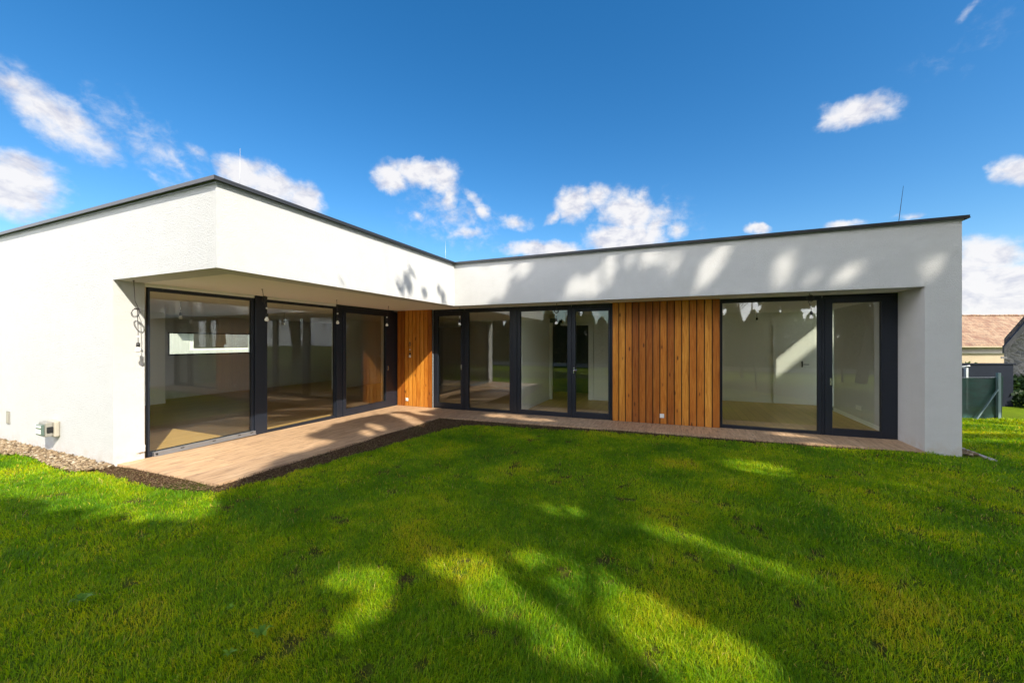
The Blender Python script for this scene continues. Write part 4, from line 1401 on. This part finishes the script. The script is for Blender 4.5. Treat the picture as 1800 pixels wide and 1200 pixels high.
def trees():
    # crown centres follow from where their shadow falls: shadow point = (cx - 1.03 cz, cy + 0.65 cz)
    spec = []
    tg = [(-8.8, -1.2, 6.5, 3.0), (-5.6, -0.9, 5.2, 2.9), (-2.6, 0.4, 4.9, 2.8), (0.6, 1.2, 5.0, 2.8), (3.8, 2.3, 6.0, 3.1), (7.0, 4.2, 8.0, 3.4),
          (-3.0, 3.9, 9.0, 3.0), (0.2, 4.4, 9.5, 3.1), (3.4, 5.6, 10.0, 3.2), (-3.8, 7.2, 11.0, 3.0), (-0.8, 7.8, 11.5, 3.1), (2.2, 8.8, 12.0, 3.1), (-4.4, 9.8, 12.0, 2.8), (-1.6, 10.4, 13.0, 3.0), (5.6, 8.0, 11.0, 2.8), (-7.0, 7.4, 9.0, 2.0), (2.8, 12.4, 10.0, 2.7)]
    words = ['leftmost', 'second from left', 'third', 'fourth', 'fifth', 'sixth']
    for i, (gx, gy, cz, r) in enumerate(tg):
        cx = gx + cz / 0.97; cy = gy - 0.63 * cz / 0.97
        tree('broadleaf_tree', 'tall leafy tree beyond the lawn, mirrored in the window tops, shading the garden', (cx + 0.3, cy - 0.4, 0.0), {15: 0.02, 2: 0.05, 3: 0.03}.get(i, 0.15), (cx, cy, cz, r, r * 0.95), 36000, 0.115, 100 + i, group='trees shading the garden', lobes=8)


trees()
tree('broadleaf_tree', 'unseen leafy tree right of the fence, added to shade the stone barn', (19.6, 17.6, -0.6), 0.2, (19.4, 17.7, 5.4, 4.2, 3.8), 26000, 0.17, 140, cull=False, group='trees shading the garden')  # out-of-frame tree added to put the barn gable in shade
tree('broadleaf_tree', 'unseen leafy tree right of the fence, added to shade the green netting', (11.9, 9.2, 0.0), 0.14, (11.9, 9.4, 6.0, 2.9, 2.6), 34000, 0.12, 141, group='trees shading the garden')  # out-of-frame tree added to keep sun off the net


def thuja(h, w, seed):
    q = np.random.default_rng(seed)
    n = 4200
    u = q.random(n) ** 0.8
    z = 0.1 + u * (h - 0.1)
    prof = w * np.minimum(1, (1 - u) * 2.2 + 0.05) ** 0.75 * (0.75 + 0.25 * np.minimum(1, u * 5))
    a = q.uniform(0, 6.283, n)
    r = prof * (0.72 + 0.28 * q.random(n)) * (0.85 + 0.3 * vnoise(a * 2.2, z * 2.5))
    C = np.stack([r * np.cos(a), r * np.sin(a), z + 0.15 * vnoise(a * 3, z)], 1)
    t = thing('thuja', 'dark green pointed conifer of the hedge, mirrored in the right-hand windows', 'conifer', (0, 0, 0), group='conifer hedge behind the lawn')
    MB().tube([(0, 0, -0.1), (0, 0, h * .8)], [0.06, 0.02], 7).build('trunk', 'bark', t)
    leaf_mesh('crown', C, 0.11, 'thuja leaf', np.clip(q.normal(.5, .25, n), 0, 1), upright=0.85, parent=t, aspect=2.2)
    return t


protos = [thuja(3.6, 0.62, 21), thuja(3.2, 0.60, 22), thuja(3.9, 0.66, 23)]
xs = np.arange(-19.0, 13.0, 0.92)
for i, x in enumerate(xs):
    o = protos[i] if i < 3 else copy_tree(protos[i % 3])
    o.location = (float(x) + random.uniform(-.08, .08), -8.9 + random.uniform(-.12, .12), float(gz(x, -9)))
    o.rotation_euler = (0, 0, random.uniform(0, 6))
    s = random.uniform(0.9, 1.1)
    o.scale = (1, 1, s)
kw = thing('kerb_wall', 'low pale wall along the foot of the conifer hedge', 'wall', (2, -8.1, 0), worldspace=True)
MB().box(-20, 15, -8.2, -8.0, -0.1, 0.20).build('masonry', 'pale kerb', kw)


def shrub(name, label, loc, r, n, mat, seed, cat='shrub', flat=0.8):
    q = np.random.default_rng(seed)
    t = thing(name, label, cat, loc)
    m = MB()
    C = []
    for k in range(9):
        a = q.uniform(0, 6.28); e = (r * .5 * math.cos(a), r * .5 * math.sin(a), r * q.uniform(.4, 1.1))
        m.tube([(0, 0, 0), (e[0] * .4, e[1] * .4, e[2] * .6), e], [0.03 * r, 0.018 * r, 0.006 * r], 5)
        d = q.normal(size=(n // 9, 3)); d /= np.linalg.norm(d, axis=1)[:, None]
        rr = r * .5 * q.random(len(d)) ** .5
        C.append(np.array(e) + d * rr[:, None])
    m.build('stem', 'bark', t)
    leaf_mesh('foliage', np.concatenate(C), r * 0.11, mat, np.clip(q.normal(.5, .25, 9 * (n // 9)), 0, 1), parent=t)
    return t


shrub('dark_shrub', 'dark shrub in the shade at the foot of the stone barn', (11.3, 19.2, -0.8), 0.9, 3200, 'shrub leaf', 31)
shrub('dark_shrub', 'dark shrub between the slanting-brace fence and the stone barn', (9.9, 16.4, -0.5), 0.75, 3000, 'shrub leaf', 34)
shrub('dark_shrub', 'low dark shrub at the far right edge before the barn', (11.0, 16.2, -0.5), 0.75, 2800, 'shrub leaf', 35)
shrub('lime_shrub', 'pale yellow-green bush tip showing over the dark sheet wall', (17.2, 34.6, -1.2), 1.15, 1500, 'lime leaf', 32)
